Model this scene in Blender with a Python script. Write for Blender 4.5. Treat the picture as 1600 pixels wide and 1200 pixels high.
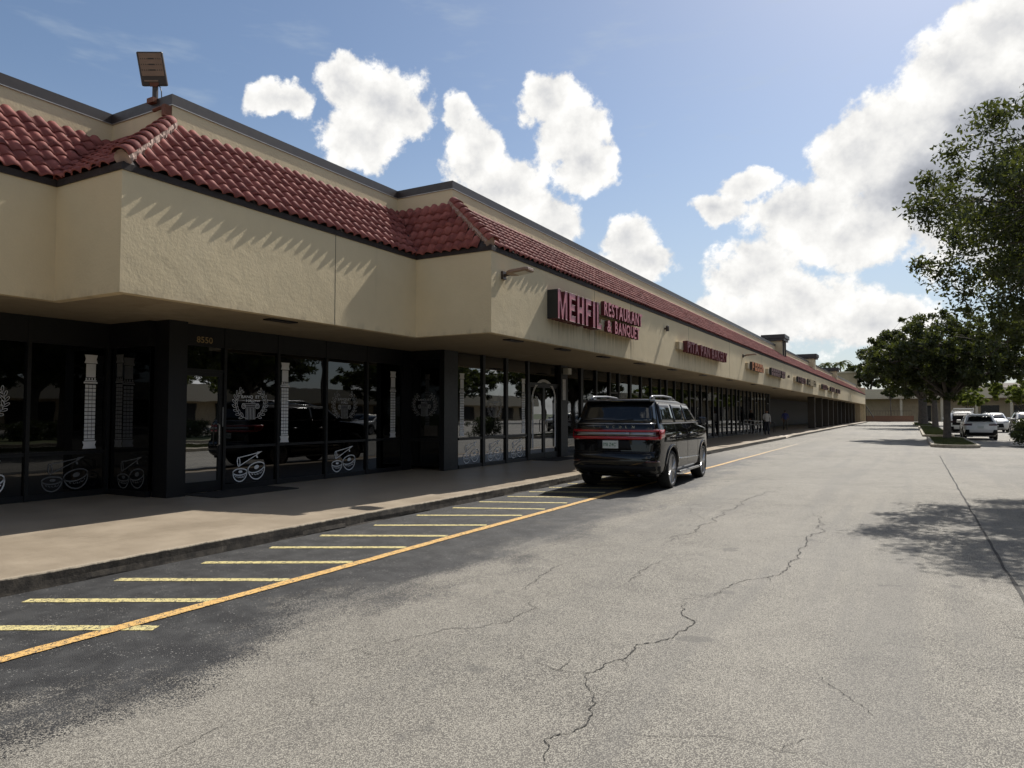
import bpy, bmesh, math, random
import numpy as np
from mathutils import Vector, Matrix, Euler
R = math.radians
for _o in list(bpy.data.objects):
    bpy.data.objects.remove(_o, do_unlink=True)
scene = bpy.context.scene
COL = scene.collection
rng = random.Random(7)

# ---------------------------------------------------------------- camera
CAM_H = 1.6
cam_data = bpy.data.cameras.new('camera')
cam_data.sensor_width = 36.0
cam_data.lens = 1109.0 / 1600.0 * 36.0
cam_data.clip_start = 0.05
cam_data.clip_end = 6000.0
cam = bpy.data.objects.new('camera', cam_data)
COL.objects.link(cam)
PITCH = math.atan(46.0 / 1109.0)
YAW = math.atan(625.0 / math.hypot(1109.0, 46.0))
cam.location = (0, 0, CAM_H)
cam.rotation_euler = (R(90) + PITCH, 0, YAW)
scene.camera = cam
scene.render.resolution_x = 1024
scene.render.resolution_y = 768

# ---------------------------------------------------------------- light
SUN_DIR = Vector((0.12, 0.92, 1.0)).normalized()      # towards the sun
SUN_EL = math.asin(SUN_DIR.z)
SUN_AZ = math.atan2(SUN_DIR.x, SUN_DIR.y)              # clockwise from +Y
sun_data = bpy.data.lights.new('sun', 'SUN')
sun_data.energy = 4.4
sun_data.angle = R(0.53)
sun_data.color = (1.0, 0.95, 0.87)
sun = bpy.data.objects.new('sun', sun_data)
COL.objects.link(sun)
sun.rotation_euler = SUN_DIR.to_track_quat('Z', 'Y').to_euler()
sun.location = (20, 60, 80)

scene.view_settings.view_transform = 'Standard'
scene.view_settings.look = 'None'
scene.view_settings.gamma = 1.0
scene.view_settings.exposure = 0.31
scene.view_settings.use_curve_mapping = False
SKY_STRENGTH = 0.085
CLOUD = 9.6
scene.cycles.max_bounces = 6
scene.cycles.diffuse_bounces = 3
scene.cycles.caustics_reflective = False
scene.cycles.caustics_refractive = False

_fw = Vector((-math.sin(YAW) * math.cos(PITCH), math.cos(YAW) * math.cos(PITCH), math.sin(PITCH)))
_rt = Vector((math.cos(YAW), math.sin(YAW), 0))
_up = _rt.cross(_fw)
def view_dir(px, py):
    """world direction seen at a position of the 1600x1200 photograph (survey help only)"""
    return (_fw + _rt * ((px - 800) / 1109.0) + _up * ((600 - py) / 1109.0)).normalized()
def on_ground(px, py, z=0.0):
    d = view_dir(px, py); t = (z - CAM_H) / d.z
    return Vector((d.x * t, d.y * t, z))

class NT:
    """small node-tree helper"""
    def __init__(self, tree):
        self.t = tree; self.n = tree.nodes; self.l = tree.links
    def node(self, kind, **kw):
        nd = self.n.new(kind)
        for k, v in kw.items(): setattr(nd, k, v)
        return nd
    def put(self, sock, val):
        if isinstance(val, bpy.types.NodeSocket): self.l.new(val, sock)
        elif val is not None:
            sock.default_value = val
    def math(self, op, a, b=None, c=None, clamp=False):
        nd = self.node('ShaderNodeMath', operation=op); nd.use_clamp = clamp
        self.put(nd.inputs[0], a)
        if b is not None: self.put(nd.inputs[1], b)
        if c is not None: self.put(nd.inputs[2], c)
        return nd.outputs[0]
    def vmath(self, op, a, b=None, out=0):
        nd = self.node('ShaderNodeVectorMath', operation=op)
        self.put(nd.inputs[0], a)
        if b is not None: self.put(nd.inputs[1], b)
        return nd.outputs[out]
    def noise(self, vec, scale, detail=4, rough=0.55, dist=0.0, out='Fac'):
        nd = self.node('ShaderNodeTexNoise')
        self.put(nd.inputs['Vector'], vec)
        nd.inputs['Scale'].default_value = scale; nd.inputs['Detail'].default_value = detail
        nd.inputs['Roughness'].default_value = rough; nd.inputs['Distortion'].default_value = dist
        return nd.outputs[out]
    def voronoi(self, vec, scale, out='Color', feature='F1', rnd=1.0):
        nd = self.node('ShaderNodeTexVoronoi', feature=feature)
        self.put(nd.inputs['Vector'], vec)
        nd.inputs['Scale'].default_value = scale; nd.inputs['Randomness'].default_value = rnd
        return nd.outputs[out]
    def ramp(self, fac, a, b, lo=0.0, hi=1.0, smooth=True):
        nd = self.node('ShaderNodeMapRange', interpolation_type='SMOOTHSTEP' if smooth else 'LINEAR')
        self.put(nd.inputs[0], fac); self.put(nd.inputs[1], a); self.put(nd.inputs[2], b)
        self.put(nd.inputs[3], lo); self.put(nd.inputs[4], hi)
        return nd.outputs[0]
    def mix(self, fac, a, b, mode='MIX'):
        nd = self.node('ShaderNodeMix', data_type='RGBA', blend_type=mode)
        self.put(nd.inputs[0], fac)
        self.put(nd.inputs[6], a if not isinstance(a, tuple) else (*a[:3], 1))
        self.put(nd.inputs[7], b if not isinstance(b, tuple) else (*b[:3], 1))
        return nd.outputs[2]
    def scalevec(self, vec, s):
        nd = self.node('ShaderNodeVectorMath', operation='MULTIPLY')
        self.put(nd.inputs[0], vec); nd.inputs[1].default_value = s
        return nd.outputs[0]
    def sep(self, vec):
        nd = self.node('ShaderNodeSeparateXYZ'); self.put(nd.inputs[0], vec); return nd.outputs
    def comb(self, x, y, z=0.0):
        nd = self.node('ShaderNodeCombineXYZ')
        self.put(nd.inputs[0], x); self.put(nd.inputs[1], y); self.put(nd.inputs[2], z); return nd.outputs[0]

# ---------------------------------------------------------------- sky with cumulus clouds
world = bpy.data.worlds.new('World'); scene.world = world; world.use_nodes = True
world.cycles.sampling_method = 'NONE'
def build_world():
    W = NT(world.node_tree); W.n.clear()
    out = W.node('ShaderNodeOutputWorld'); bg = W.node('ShaderNodeBackground')
    bg.inputs[1].default_value = SKY_STRENGTH
    W.l.new(bg.outputs[0], out.inputs[0])
    sky = W.node('ShaderNodeTexSky', sky_type='NISHITA')
    sky.sun_disc = False; sky.sun_elevation = SUN_EL; sky.sun_rotation = SUN_AZ
    sky.air_density = 1.0; sky.dust_density = 0.7; sky.ozone_density = 1.5; sky.altitude = 0
    tc = W.node('ShaderNodeTexCoord'); d = tc.outputs['Generated']
    x, y, z = W.sep(d)[:3]
    az = W.math('ARCTAN2', x, y); el = W.math('ARCSINE', z)
    p0 = W.comb(az, el)
    # warp the layout with noise so that the outlines billow
    w1 = W.node('ShaderNodeTexNoise'); W.put(w1.inputs['Vector'], d)
    w1.inputs['Scale'].default_value = 15; w1.inputs['Detail'].default_value = 5; w1.inputs['Roughness'].default_value = 0.58
    wv = W.vmath('SUBTRACT', w1.outputs['Color'], (0.5, 0.5, 0.5))
    p = W.vmath('ADD', p0, W.scalevec(wv, (0.055, 0.055, 0)))
    def ang(px, py):
        v = view_dir(px, py); return math.atan2(v.x, v.y), math.asin(v.z)
    def field(blobs):
        acc = None
        for (px, py, rx, ry) in blobs:
            a, e = ang(px, py); k = 1109.0 * (1 + ((px - 800) / 1109.0) ** 2) ** 0.5 * (1 + ((py - 646) / 1109) ** 2)
            q = W.node('ShaderNodeVectorMath', operation='MULTIPLY_ADD'); W.put(q.inputs[0], p)
            q.inputs[1].default_value = (k / rx, k / ry, 0); q.inputs[2].default_value = (-a * k / rx, -e * k / ry, 0)
            f = W.vmath('LENGTH', q.outputs[0], out=1)
            acc = f if acc is None else W.math('SMOOTH_MIN', acc, f, 0.3)
        return W.math('SUBTRACT', 1.0, acc)
    white = [(432, 158, 62, 30),
             (545, 128, 56, 48), (604, 160, 84, 60), (565, 222, 80, 60), (640, 180, 52, 44),
             (716, 185, 34, 44), (742, 245, 60, 60), (800, 300, 84, 60), (856, 345, 70, 50),
             (850, 160, 58, 50), (890, 205, 70, 66), (915, 262, 54, 60),
             (985, 372, 48, 40), (1005, 412, 60, 34),
             (1120, 325, 46, 28), (1170, 288, 56, 26),
             (1180, 420, 80, 56), (1250, 470, 110, 56), (1360, 505, 120, 46), (1170, 500, 110, 50),
             (1590, 30, 120, 80), (1510, 125, 125, 84), (1425, 195, 110, 76), (1345, 250, 100, 70), (1270, 330, 110, 56), (1330, 370, 120, 60), (1215, 330, 56, 26)]
    grey = [(1570, 200, 190, 130), (1480, 290, 175, 110), (1640, 330, 200, 120), (1720, 160, 190, 180)]
    Fw = field(white); Fg = field(grey)
    inframe = W.math('MULTIPLY', W.ramp(az, -1.25, -1.1, 0, 1), W.ramp(az, 0.12, 0.25, 1, 0))
    inframe = W.math('MULTIPLY', inframe, W.ramp(el, 0.55, 0.65, 1, 0))
    gen = W.noise(W.scalevec(d, (1, 1, 1.5)), 2.6, 4, 0.55)
    gen = W.math('MULTIPLY_ADD', W.math('SUBTRACT', gen, 0.55), 4.0, W.math('MULTIPLY', inframe, -4.0))
    F = W.math('MAXIMUM', W.math('MAXIMUM', Fw, Fg), gen)
    n2 = W.noise(d, 23, 8, 0.62)
    F = W.math('MULTIPLY_ADD', W.math('SUBTRACT', n2, 0.43), 1.5, F)
    dens = W.ramp(F, 0.02, 0.32)
    wis = W.noise(W.comb(W.math('MULTIPLY_ADD', el, 1.9, az), W.math('MULTIPLY_ADD', az, -0.5, W.math('MULTIPLY', el, 4.0))), 6.0, 4, 0.6)
    wisp = W.math('MULTIPLY', W.ramp(wis, 0.52, 0.8), 0.34)
    low = W.ramp(el, 0.02, 0.42, 0.58, 0.0)
    # lit rims, softly shaded bodies: the sun stands behind and above the clouds
    sh = W.noise(W.vmath('ADD', d, (0.006, 0.0, -0.026)), 23, 4, 0.60)
    relief = W.ramp(W.math('SUBTRACT', n2, sh), -0.22, 0.22, 0.0, 1.0, False)
    body = W.ramp(F, 0.3, 1.2)
    lum = W.math('MULTIPLY_ADD', body, -0.20, 1.02)
    lum = W.math('MULTIPLY', lum, W.math('MULTIPLY_ADD', relief, 0.34, 0.78))
    gk = W.math('MULTIPLY', W.ramp(W.math('SUBTRACT', Fg, W.math('MULTIPLY', W.math('MAXIMUM', Fw, 0.0), 0.35)), -0.05, 0.7), 0.44)
    lum = W.math('MULTIPLY', lum, W.math('SUBTRACT', 1.0, gk))
    ccol = W.mix(W.ramp(lum, 0.4, 0.95), (0.86, 0.90, 1.0), (1.0, 0.99, 0.965))
    cl = W.vmath('SCALE', ccol)
    W.put(cl.node.inputs['Scale'], W.math('MULTIPLY', lum, CLOUD))
    skyc = W.mix(W.math('MAXIMUM', wisp, low), sky.outputs[0], (0.50 * CLOUD, 0.58 * CLOUD, 0.66 * CLOUD))
    fin = W.mix(dens, skyc, cl)
    W.l.new(fin, bg.inputs[0])
build_world()

# ---------------------------------------------------------------- mesh helpers
class MB:
    def __init__(self): self.v = []; self.f = []; self.m = []
    def add(self, vs, fs, mi=0):
        b = len(self.v); self.v += [tuple(q) for q in vs]
        for q in fs: self.f.append([b + i for i in q]); self.m.append(mi)
        return self
    def box(self, x0, x1, y0, y1, z0, z1, mi=0):
        vs = [(x, y, z) for z in (z0, z1) for y in (y0, y1) for x in (x0, x1)]
        return self.add(vs, [(0, 2, 3, 1), (4, 5, 7, 6), (0, 1, 5, 4), (2, 6, 7, 3), (0, 4, 6, 2), (1, 3, 7, 5)], mi)
    def quad(self, a, b, c, d, mi=0): return self.add([a, b, c, d], [(0, 1, 2, 3)], mi)
    def prism(self, pts, z0, z1, mi=0):
        n = len(pts)
        vs = [(x, y, z0) for x, y in pts] + [(x, y, z1) for x, y in pts]
        fs = [tuple(range(n - 1, -1, -1)), tuple(range(n, 2 * n))] + [(i, (i + 1) % n, n + (i + 1) % n, n + i) for i in range(n)]
        return self.add(vs, fs, mi)
    def rings(self, rings, mi=0, closed=True, cap=True):
        n = len(rings[0]); vs = [q for r in rings for q in r]; fs = []
        for i in range(len(rings) - 1):
            for j in range(n if closed else n - 1):
                k = (j + 1) % n
                fs.append((i * n + j, i * n + k, (i + 1) * n + k, (i + 1) * n + j))
        if cap and closed:
            fs.append(tuple(range(n - 1, -1, -1))); fs.append(tuple((len(rings) - 1) * n + j for j in range(n)))
        return self.add(vs, fs, mi)
    def tube(self, pts, r, seg=8, mi=0):
        pts = [Vector(q) for q in pts]; rr = r if isinstance(r, (list, tuple)) else [r] * len(pts); rings = []
        for i, q in enumerate(pts):
            t = (pts[min(i + 1, len(pts) - 1)] - pts[max(i - 1, 0)]).normalized()
            a = t.cross(Vector((0, 0, 1)) if abs(t.z) < 0.95 else Vector((1, 0, 0))).normalized(); b = t.cross(a)
            rings.append([q + (a * math.cos(2 * math.pi * j / seg) + b * math.sin(2 * math.pi * j / seg)) * rr[i] for j in range(seg)])
        return self.rings(rings, mi)
    def lathe_x(self, prof, cx, cy, cz, seg=24, mi=0):
        """profile of (x, r) turned round an axis along X"""
        rings = [[(cx + x, cy + r * math.cos(2 * math.pi * j / seg), cz + r * math.sin(2 * math.pi * j / seg)) for j in range(seg)] for x, r in prof]
        return self.rings(rings, mi)
    def mesh(self, name, mats, smooth=False):
        me = bpy.data.meshes.new(name); me.from_pydata(self.v, [], self.f)
        mats = mats if isinstance(mats, (list, tuple)) else [mats]
        for q in mats: me.materials.append(q)
        if len(mats) > 1: me.polygons.foreach_set('material_index', self.m)
        if smooth: me.polygons.foreach_set('use_smooth', [True] * len(me.polygons))
        me.update(); return me
    def build(self, name, mats, parent=None, smooth=False, fix=False):
        me = self.mesh(name, mats, smooth)
        if fix:
            bm = bmesh.new(); bm.from_mesh(me); bmesh.ops.recalc_face_normals(bm, faces=bm.faces); bm.to_mesh(me); bm.free()
        return link(name, me, parent)
def link(name, data, parent=None, loc=None, rot=None, scale=None):
    o = bpy.data.objects.new(name, data); COL.objects.link(o)
    if parent is not None:
        o.parent = parent
        if parent.get('_w'):                      # children given in world coordinates
            o.matrix_parent_inverse = Matrix.Translation(-parent.location)
        root = parent
    if loc is not None: o.location = loc
    if rot is not None: o.rotation_euler = rot
    if scale is not None: o.scale = scale
    return o
def tag(o, label, cat, group=None):
    o['label'] = label; o['category'] = cat
    if group: o['group'] = group
    return o
def structure(o): o['kind'] = 'structure'; return o
def empty(name, loc=(0, 0, 0), rz=0.0, world_children=False):
    o = bpy.data.objects.new(name, None); COL.objects.link(o); o.location = loc; o.rotation_euler = (0, 0, rz)
    o.empty_display_size = 0.3
    if world_children: o['_w'] = 1
    return o
def copy_tree(o, parent=None):
    c = o.copy(); COL.objects.link(c)
    if parent is not None: c.parent = parent
    for ch in list(o.children): copy_tree(ch, c)
    return c
def bevel(o, w=0.01, seg=2, ang=40):
    md = o.modifiers.new('bevel', 'BEVEL'); md.width = w; md.segments = seg; md.limit_method = 'ANGLE'; md.angle_limit = R(ang)
    return o

# ---------------------------------------------------------------- materials
def material(name):
    m = bpy.data.materials.new(name); m.use_nodes = True
    T = NT(m.node_tree); b = T.n['Principled BSDF']
    return m, T, b
def plain(name, col, rough=0.6, metal=0.0, var=0.12, scale=6.0, bump=0.0, bscale=60.0, coat=0.0, spec=0.5):
    m, T, b = material(name)
    tc = T.node('ShaderNodeTexCoord').outputs['Object']
    n = T.noise(tc, scale, 6, 0.6)
    f = T.ramp(n, 0.3, 0.7, 1 - var, 1 + var, False)
    c = T.vmath('SCALE', (col[0], col[1], col[2])); T.put(c.node.inputs['Scale'], f)
    T.put(b.inputs['Base Color'], c)
    T.put(b.inputs['Roughness'], T.ramp(T.noise(tc, scale * 3, 4), 0.3, 0.7, max(0.02, rough * 0.85), min(1, rough * 1.15), False))
    b.inputs['Metallic'].default_value = metal; b.inputs['Coat Weight'].default_value = coat
    b.inputs['Coat Roughness'].default_value = 0.04; b.inputs['Specular IOR Level'].default_value = spec
    if bump:
        bp = T.node('ShaderNodeBump'); bp.inputs['Strength'].default_value = bump; bp.inputs['Distance'].default_value = 0.01
        T.put(bp.inputs['Height'], T.noise(tc, bscale, 5, 0.6)); T.put(b.inputs['Normal'], bp.outputs[0])
    return m
M = {}
def stucco(name, col):
    m, T, b = material(name)
    pos = T.node('ShaderNodeNewGeometry').outputs['Position']
    big = T.noise(pos, 0.7, 5, 0.6)
    st = T.noise(T.scalevec(pos, (2.2, 2.2, 0.16)), 1.6, 6, 0.65)         # weather streaks
    px = T.sep(pos)
    g = T.ramp(big, 0.3, 0.7, 0.93, 1.06, False)
    s = T.ramp(st, 0.60, 0.82, 1.0, 0.86)
    c = T.vmath('SCALE', col); T.put(c.node.inputs['Scale'], T.math('MULTIPLY', g, s))
    drip = T.noise(T.scalevec(pos, (6, 6, 0.35)), 1.5, 5, 0.7)            # rust and soot washed down from the sign raceways
    yy = px[1]; ranges = T.math('MAXIMUM', T.math('MULTIPLY', T.ramp(yy, 14.2, 14.7), T.ramp(yy, 20.0, 20.4, 1, 0)), T.math('MAXIMUM', T.math('MULTIPLY', T.ramp(yy, 24.4, 25.0), T.ramp(yy, 31.2, 31.8, 1, 0)), T.math('MULTIPLY', T.ramp(yy, 36.4, 37), T.ramp(yy, 88, 90, 0.8, 0))))
    below = T.math('MULTIPLY', T.ramp(px[2], 3.25, 3.75, 0.15, 1.0), T.ramp(px[2], 3.80, 3.95, 1, 0))
    k = T.math('MULTIPLY', T.math('MULTIPLY', ranges, below), T.ramp(drip, 0.38, 0.68, 0.05, 0.60))
    c = T.mix(k, c, (0.17, 0.135, 0.095))
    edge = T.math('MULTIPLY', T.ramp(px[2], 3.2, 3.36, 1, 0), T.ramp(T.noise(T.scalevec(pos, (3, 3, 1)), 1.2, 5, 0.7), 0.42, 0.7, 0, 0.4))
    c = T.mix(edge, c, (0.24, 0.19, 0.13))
    patch = T.ramp(T.noise(pos, 0.55, 3, 0.5, 0.8), 0.60, 0.64, 0, 0.10)
    c = T.mix(patch, c, (0.74, 0.64, 0.46))
    T.put(b.inputs['Base Color'], c)
    b.inputs['Roughness'].default_value = 0.85; b.inputs['Specular IOR Level'].default_value = 0.25
    bp = T.node('ShaderNodeBump'); bp.inputs['Strength'].default_value = 0.34; bp.inputs['Distance'].default_value = 0.012
    h = T.math('ADD', T.noise(pos, 26, 6, 0.6), T.math('MULTIPLY', T.noise(pos, 3.0, 4, 0.5, 0.4), 2.2))
    T.put(bp.inputs['Height'], h); T.put(b.inputs['Normal'], bp.outputs[0])
    return m
M['stucco'] = stucco('cream_stucco', (0.67, 0.555, 0.362))
M['soffit'] = stucco('shaded_soffit_stucco', (0.34, 0.28, 0.195))  # same stucco darkened: canopy shade put into the colour
M['far_wall'] = stucco('far_beige_stucco', (0.42, 0.34, 0.23))
M['coping'] = plain('dark_brown_metal', (0.045, 0.034, 0.030), 0.45, 0.0)
M['drip'] = plain('drip_metal', (0.45, 0.42, 0.38), 0.4, 0.6)
M['eave'] = plain('dark_eave_felt', (0.03, 0.022, 0.02), 0.8)
M['black_metal'] = plain('black_anodised_frame', (0.005, 0.005, 0.006), 0.45)
M['header'] = plain('black_header_panel', (0.004, 0.004, 0.005), 0.5)
M['interior'] = plain('dark_interior', (0.03, 0.028, 0.026), 0.9)
M['blind'] = plain('pale_blind', (0.62, 0.60, 0.54), 0.8)
M['decal'] = plain('white_vinyl_decal', (0.82, 0.82, 0.82), 0.6, var=0.06)
M['ghost_decal'] = plain('faint_vinyl_decal', (0.13, 0.13, 0.13), 0.6, var=0.3, scale=20)
M['thin_decal'] = plain('worn_vinyl_decal', (0.50, 0.50, 0.50), 0.6, var=0.2, scale=20)
M['gold'] = plain('brass_numerals', (0.38, 0.27, 0.12), 0.5)
M['column'] = plain('brown_column_paint', (0.05, 0.042, 0.033), 0.8)
def tile_mat():
    m, T, b = material('terracotta_tile')
    oi = T.node('ShaderNodeObjectInfo')
    pos = T.node('ShaderNodeNewGeometry').outputs['Position']
    cell = T.sep(T.voronoi(pos, 3.4))[0]
    r = T.math('FRACT', T.math('ADD', oi.outputs['Random'], cell))
    c = T.mix(r, (0.20, 0.052, 0.044), (0.34, 0.110, 0.088))
    dirt = T.ramp(T.noise(pos, 7, 6, 0.65), 0.52, 0.75)
    c = T.mix(T.math('MULTIPLY', dirt, 0.55), c, (0.06, 0.035, 0.03))
    pale = T.ramp(T.noise(pos, 30, 5, 0.6), 0.60, 0.8)
    c = T.mix(T.math('MULTIPLY', pale, 0.35), c, (0.42, 0.24, 0.21))
    T.put(b.inputs['Base Color'], c); b.inputs['Roughness'].default_value = 0.72; b.inputs['Specular IOR Level'].default_value = 0.3
    bp = T.node('ShaderNodeBump'); bp.inputs['Strength'].default_value = 0.3; bp.inputs['Distance'].default_value = 0.006
    T.put(bp.inputs['Height'], T.noise(pos, 45, 5)); T.put(b.inputs['Normal'], bp.outputs[0])
    return m
M['tile'] = tile_mat()
M['mortar'] = plain('pale_mortar', (0.42, 0.30, 0.25), 0.9, bump=0.5)
def glass_mat(name, tint, base=0.0):
    m, T, b = material(name); T.n.remove(b)
    out = [q for q in T.n if q.type == 'OUTPUT_MATERIAL'][0]
    tr = T.node('ShaderNodeBsdfTransparent'); tr.inputs[0].default_value = (*tint, 1)
    gl = T.node('ShaderNodeBsdfGlossy'); gl.inputs['Roughness'].default_value = 0.012; gl.inputs[0].default_value = (0.95, 0.97, 1.0, 1)
    fr = T.node('ShaderNodeFresnel'); fr.inputs[0].default_value = 1.52
    pos = T.node('ShaderNodeNewGeometry').outputs['Position']
    bp = T.node('ShaderNodeBump'); bp.inputs['Strength'].default_value = 0.05; bp.inputs['Distance'].default_value = 0.02
    T.put(bp.inputs['Height'], T.noise(pos, 1.1, 2)); T.put(gl.inputs['Normal'], bp.outputs[0])
    mx = T.node('ShaderNodeMixShader')
    T.put(mx.inputs[0], T.math('MULTIPLY_ADD', fr.outputs[0], 0.95, base, clamp=True)); T.l.new(tr.outputs[0], mx.inputs[1]); T.l.new(gl.outputs[0], mx.inputs[2])
    T.l.new(mx.outputs[0], out.inputs[0])
    return m
M['glass'] = glass_mat('tinted_window_glass', (0.22, 0.23, 0.24))
M['film'] = glass_mat('black_film_glass', (0.05, 0.05, 0.055), 0.025)
M['film2'] = glass_mat('reflective_film_glass', (0.05, 0.05, 0.055), 0.15)
M['mirror'] = glass_mat('mirror_film_glass', (0.05, 0.05, 0.055), 0.26)
M['clear'] = glass_mat('clear_window_glass', (0.55, 0.56, 0.55))
def asphalt():
    m, T, b = material('weathered_asphalt')
    pos = T.node('ShaderNodeNewGeometry').outputs['Position']
    x, y, z = T.sep(pos)[:3]
    vo = T.node('ShaderNodeTexVoronoi', voronoi_dimensions='2D'); T.put(vo.inputs['Vector'], pos); vo.inputs['Scale'].default_value = 138   # stones about 7 mm
    cellc = T.sep(vo.outputs['Color']); edge = vo.outputs['Distance']
    def n2(vec, scale, detail=4, rough=0.55, dist=0.0):
        o = T.noise(vec, scale, detail, rough, dist); o.node.noise_dimensions = '2D'; return o
    s1, s2 = cellc[0], cellc[1]
    big = n2(pos, 0.33, 4, 0.6); mid = n2(pos, 2.3, 5, 0.6)
    stone = T.mix(s1, (0.165, 0.155, 0.132), (0.46, 0.434, 0.368))
    binder = (0.050, 0.048, 0.044)
    isst = T.ramp(T.math('ADD', s2, T.math('MULTIPLY', T.math('SUBTRACT', mid, 0.5), 0.6)), 0.22, 0.30)
    isst = T.math('MULTIPLY', isst, T.ramp(edge, 0.46, 0.62, 1, 0.0))
    worn = T.mix(isst, binder, stone)
    worn = T.mix(T.ramp(big, 0.35, 0.66, 0.0, 0.40), worn, T.mix(0.5, worn, (0.36, 0.335, 0.29)))
    worn = T.mix(T.ramp(n2(pos, 0.8, 5, 0.7, 0.3), 0.62, 0.78, 0, 0.30), worn, (0.40, 0.38, 0.34))
    worn = T.mix(T.ramp(n2(pos, 1.4, 5, 0.6), 0.60, 0.8, 0, 0.22), worn, (0.07, 0.067, 0.062))
    worn = T.mix(0.10, worn, (0.20, 0.15, 0.105))
    trk = n2(T.scalevec(pos, (1.0, 0.06, 1)), 1.1, 4, 0.6)
    worn = T.mix(T.ramp(trk, 0.48, 0.66, 0, 0.36), worn, (0.13, 0.125, 0.117))
    oil = n2(pos, 1.9, 3, 0.5)
    worn = T.mix(T.ramp(oil, 0.72, 0.78, 0, 0.45), worn, (0.06, 0.058, 0.055))
    pch = n2(pos, 0.12, 3, 0.5)
    worn = T.mix(T.ramp(pch, 0.42, 0.62, 0, 0.12), worn, (0.34, 0.325, 0.29))
    # black sealer along the kerb, worn off stone by stone towards the lane
    lim = T.ramp(y, 9, 26, -4.05, -4.9, False)
    dd = T.math('SUBTRACT', x, lim)
    dd = T.math('ADD', dd, T.math('MULTIPLY', T.math('SUBTRACT', n2(T.scalevec(pos, (1, 0.5, 1)), 1.1, 5, 0.65), 0.5), 2.6))
    k = T.ramp(dd, -1.0, 1.0)
    k = T.math('MAXIMUM', k, T.ramp(y, 19, 34, 0, 0.8))
    k = T.math('MULTIPLY_ADD', k, 1.10, -0.02)
    exposed = T.ramp(T.math('SUBTRACT', k, T.math('ADD', T.math('MULTIPLY', s2, 0.72), T.math('MULTIPLY', n2(pos, 26, 3), 0.3))), -0.03, 0.05)
    seal = T.mix(T.ramp(n2(pos, 3, 6, 0.65), 0.35, 0.7), (0.032, 0.032, 0.033), (0.060, 0.060, 0.060))
    fleck = T.math('MULTIPLY', T.ramp(s1, 0.965, 0.98), T.ramp(n2(pos, 5, 4), 0.45, 0.6))
    seal = T.mix(T.math('MULTIPLY', fleck, 0.6), seal, (0.5, 0.48, 0.44))
    scr = n2(T.scalevec(pos, (14, 1.6, 1)), 2.0, 6, 0.7)
    seal = T.mix(T.ramp(scr, 0.68, 0.8, 0, 0.22), seal, (0.25, 0.25, 0.26))
    c = T.mix(exposed, seal, worn)
    T.put(b.inputs['Base Color'], c)
    b.inputs['Specular IOR Level'].default_value = 0.32
    T.put(b.inputs['Roughness'], T.math('MULTIPLY_ADD', exposed, 0.20, 0.55))
    bp = T.node('ShaderNodeBump'); bp.inputs['Strength'].default_value = 0.55; bp.inputs['Distance'].default_value = 0.004
    T.put(bp.inputs['Height'], T.math('SUBTRACT', T.math('MULTIPLY', isst, 0.8), T.math('MULTIPLY', edge, 0.8)))
    bp2 = T.node('ShaderNodeBump'); bp2.inputs['Strength'].default_value = 0.25; bp2.inputs['Distance'].default_value = 0.05
    T.put(bp2.inputs['Height'], n2(pos, 1.2, 4)); T.l.new(bp.outputs[0], bp2.inputs['Normal'])
    T.put(b.inputs['Normal'], bp2.outputs[0])
    return m
M['asphalt'] = asphalt()
def paint(name, c1, c2, wear):
    m, T, b = material(name)
    pos = T.node('ShaderNodeNewGeometry').outputs['Position']
    c = T.mix(T.noise(pos, 4, 5), c1, c2)
    n = T.math('ADD', T.math('MULTIPLY', T.noise(pos, 22, 7, 0.7), 0.75), T.math('MULTIPLY', T.sep(T.voronoi(pos, 118))[1], 0.25))
    c = T.mix(T.ramp(n, wear, wear + 0.05), c, (0.06, 0.06, 0.06))
    y = T.sep(pos)[1]
    c = T.mix(T.ramp(y, 20, 42, 0, 0.85), c, (0.24, 0.22, 0.18))
    T.put(b.inputs['Base Color'], c); b.inputs['Roughness'].default_value = 0.6
    bp = T.node('ShaderNodeBump'); bp.inputs['Strength'].default_value = 0.4; bp.inputs['Distance'].default_value = 0.004
    T.put(bp.inputs['Height'], T.noise(pos, 110, 3)); T.put(b.inputs['Normal'], bp.outputs[0])
    return m
M['line_yellow'] = paint('orange_yellow_line_paint', (0.66, 0.39, 0.12), (0.72, 0.46, 0.17), 0.555)
M['line_pale'] = paint('faded_yellow_line_paint', (0.60, 0.50, 0.20), (0.66, 0.57, 0.28), 0.54)
M['crack'] = plain('dark_crack', (0.035, 0.033, 0.030), 0.95)  # flat dark colour of the crack and joint ribbons
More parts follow.
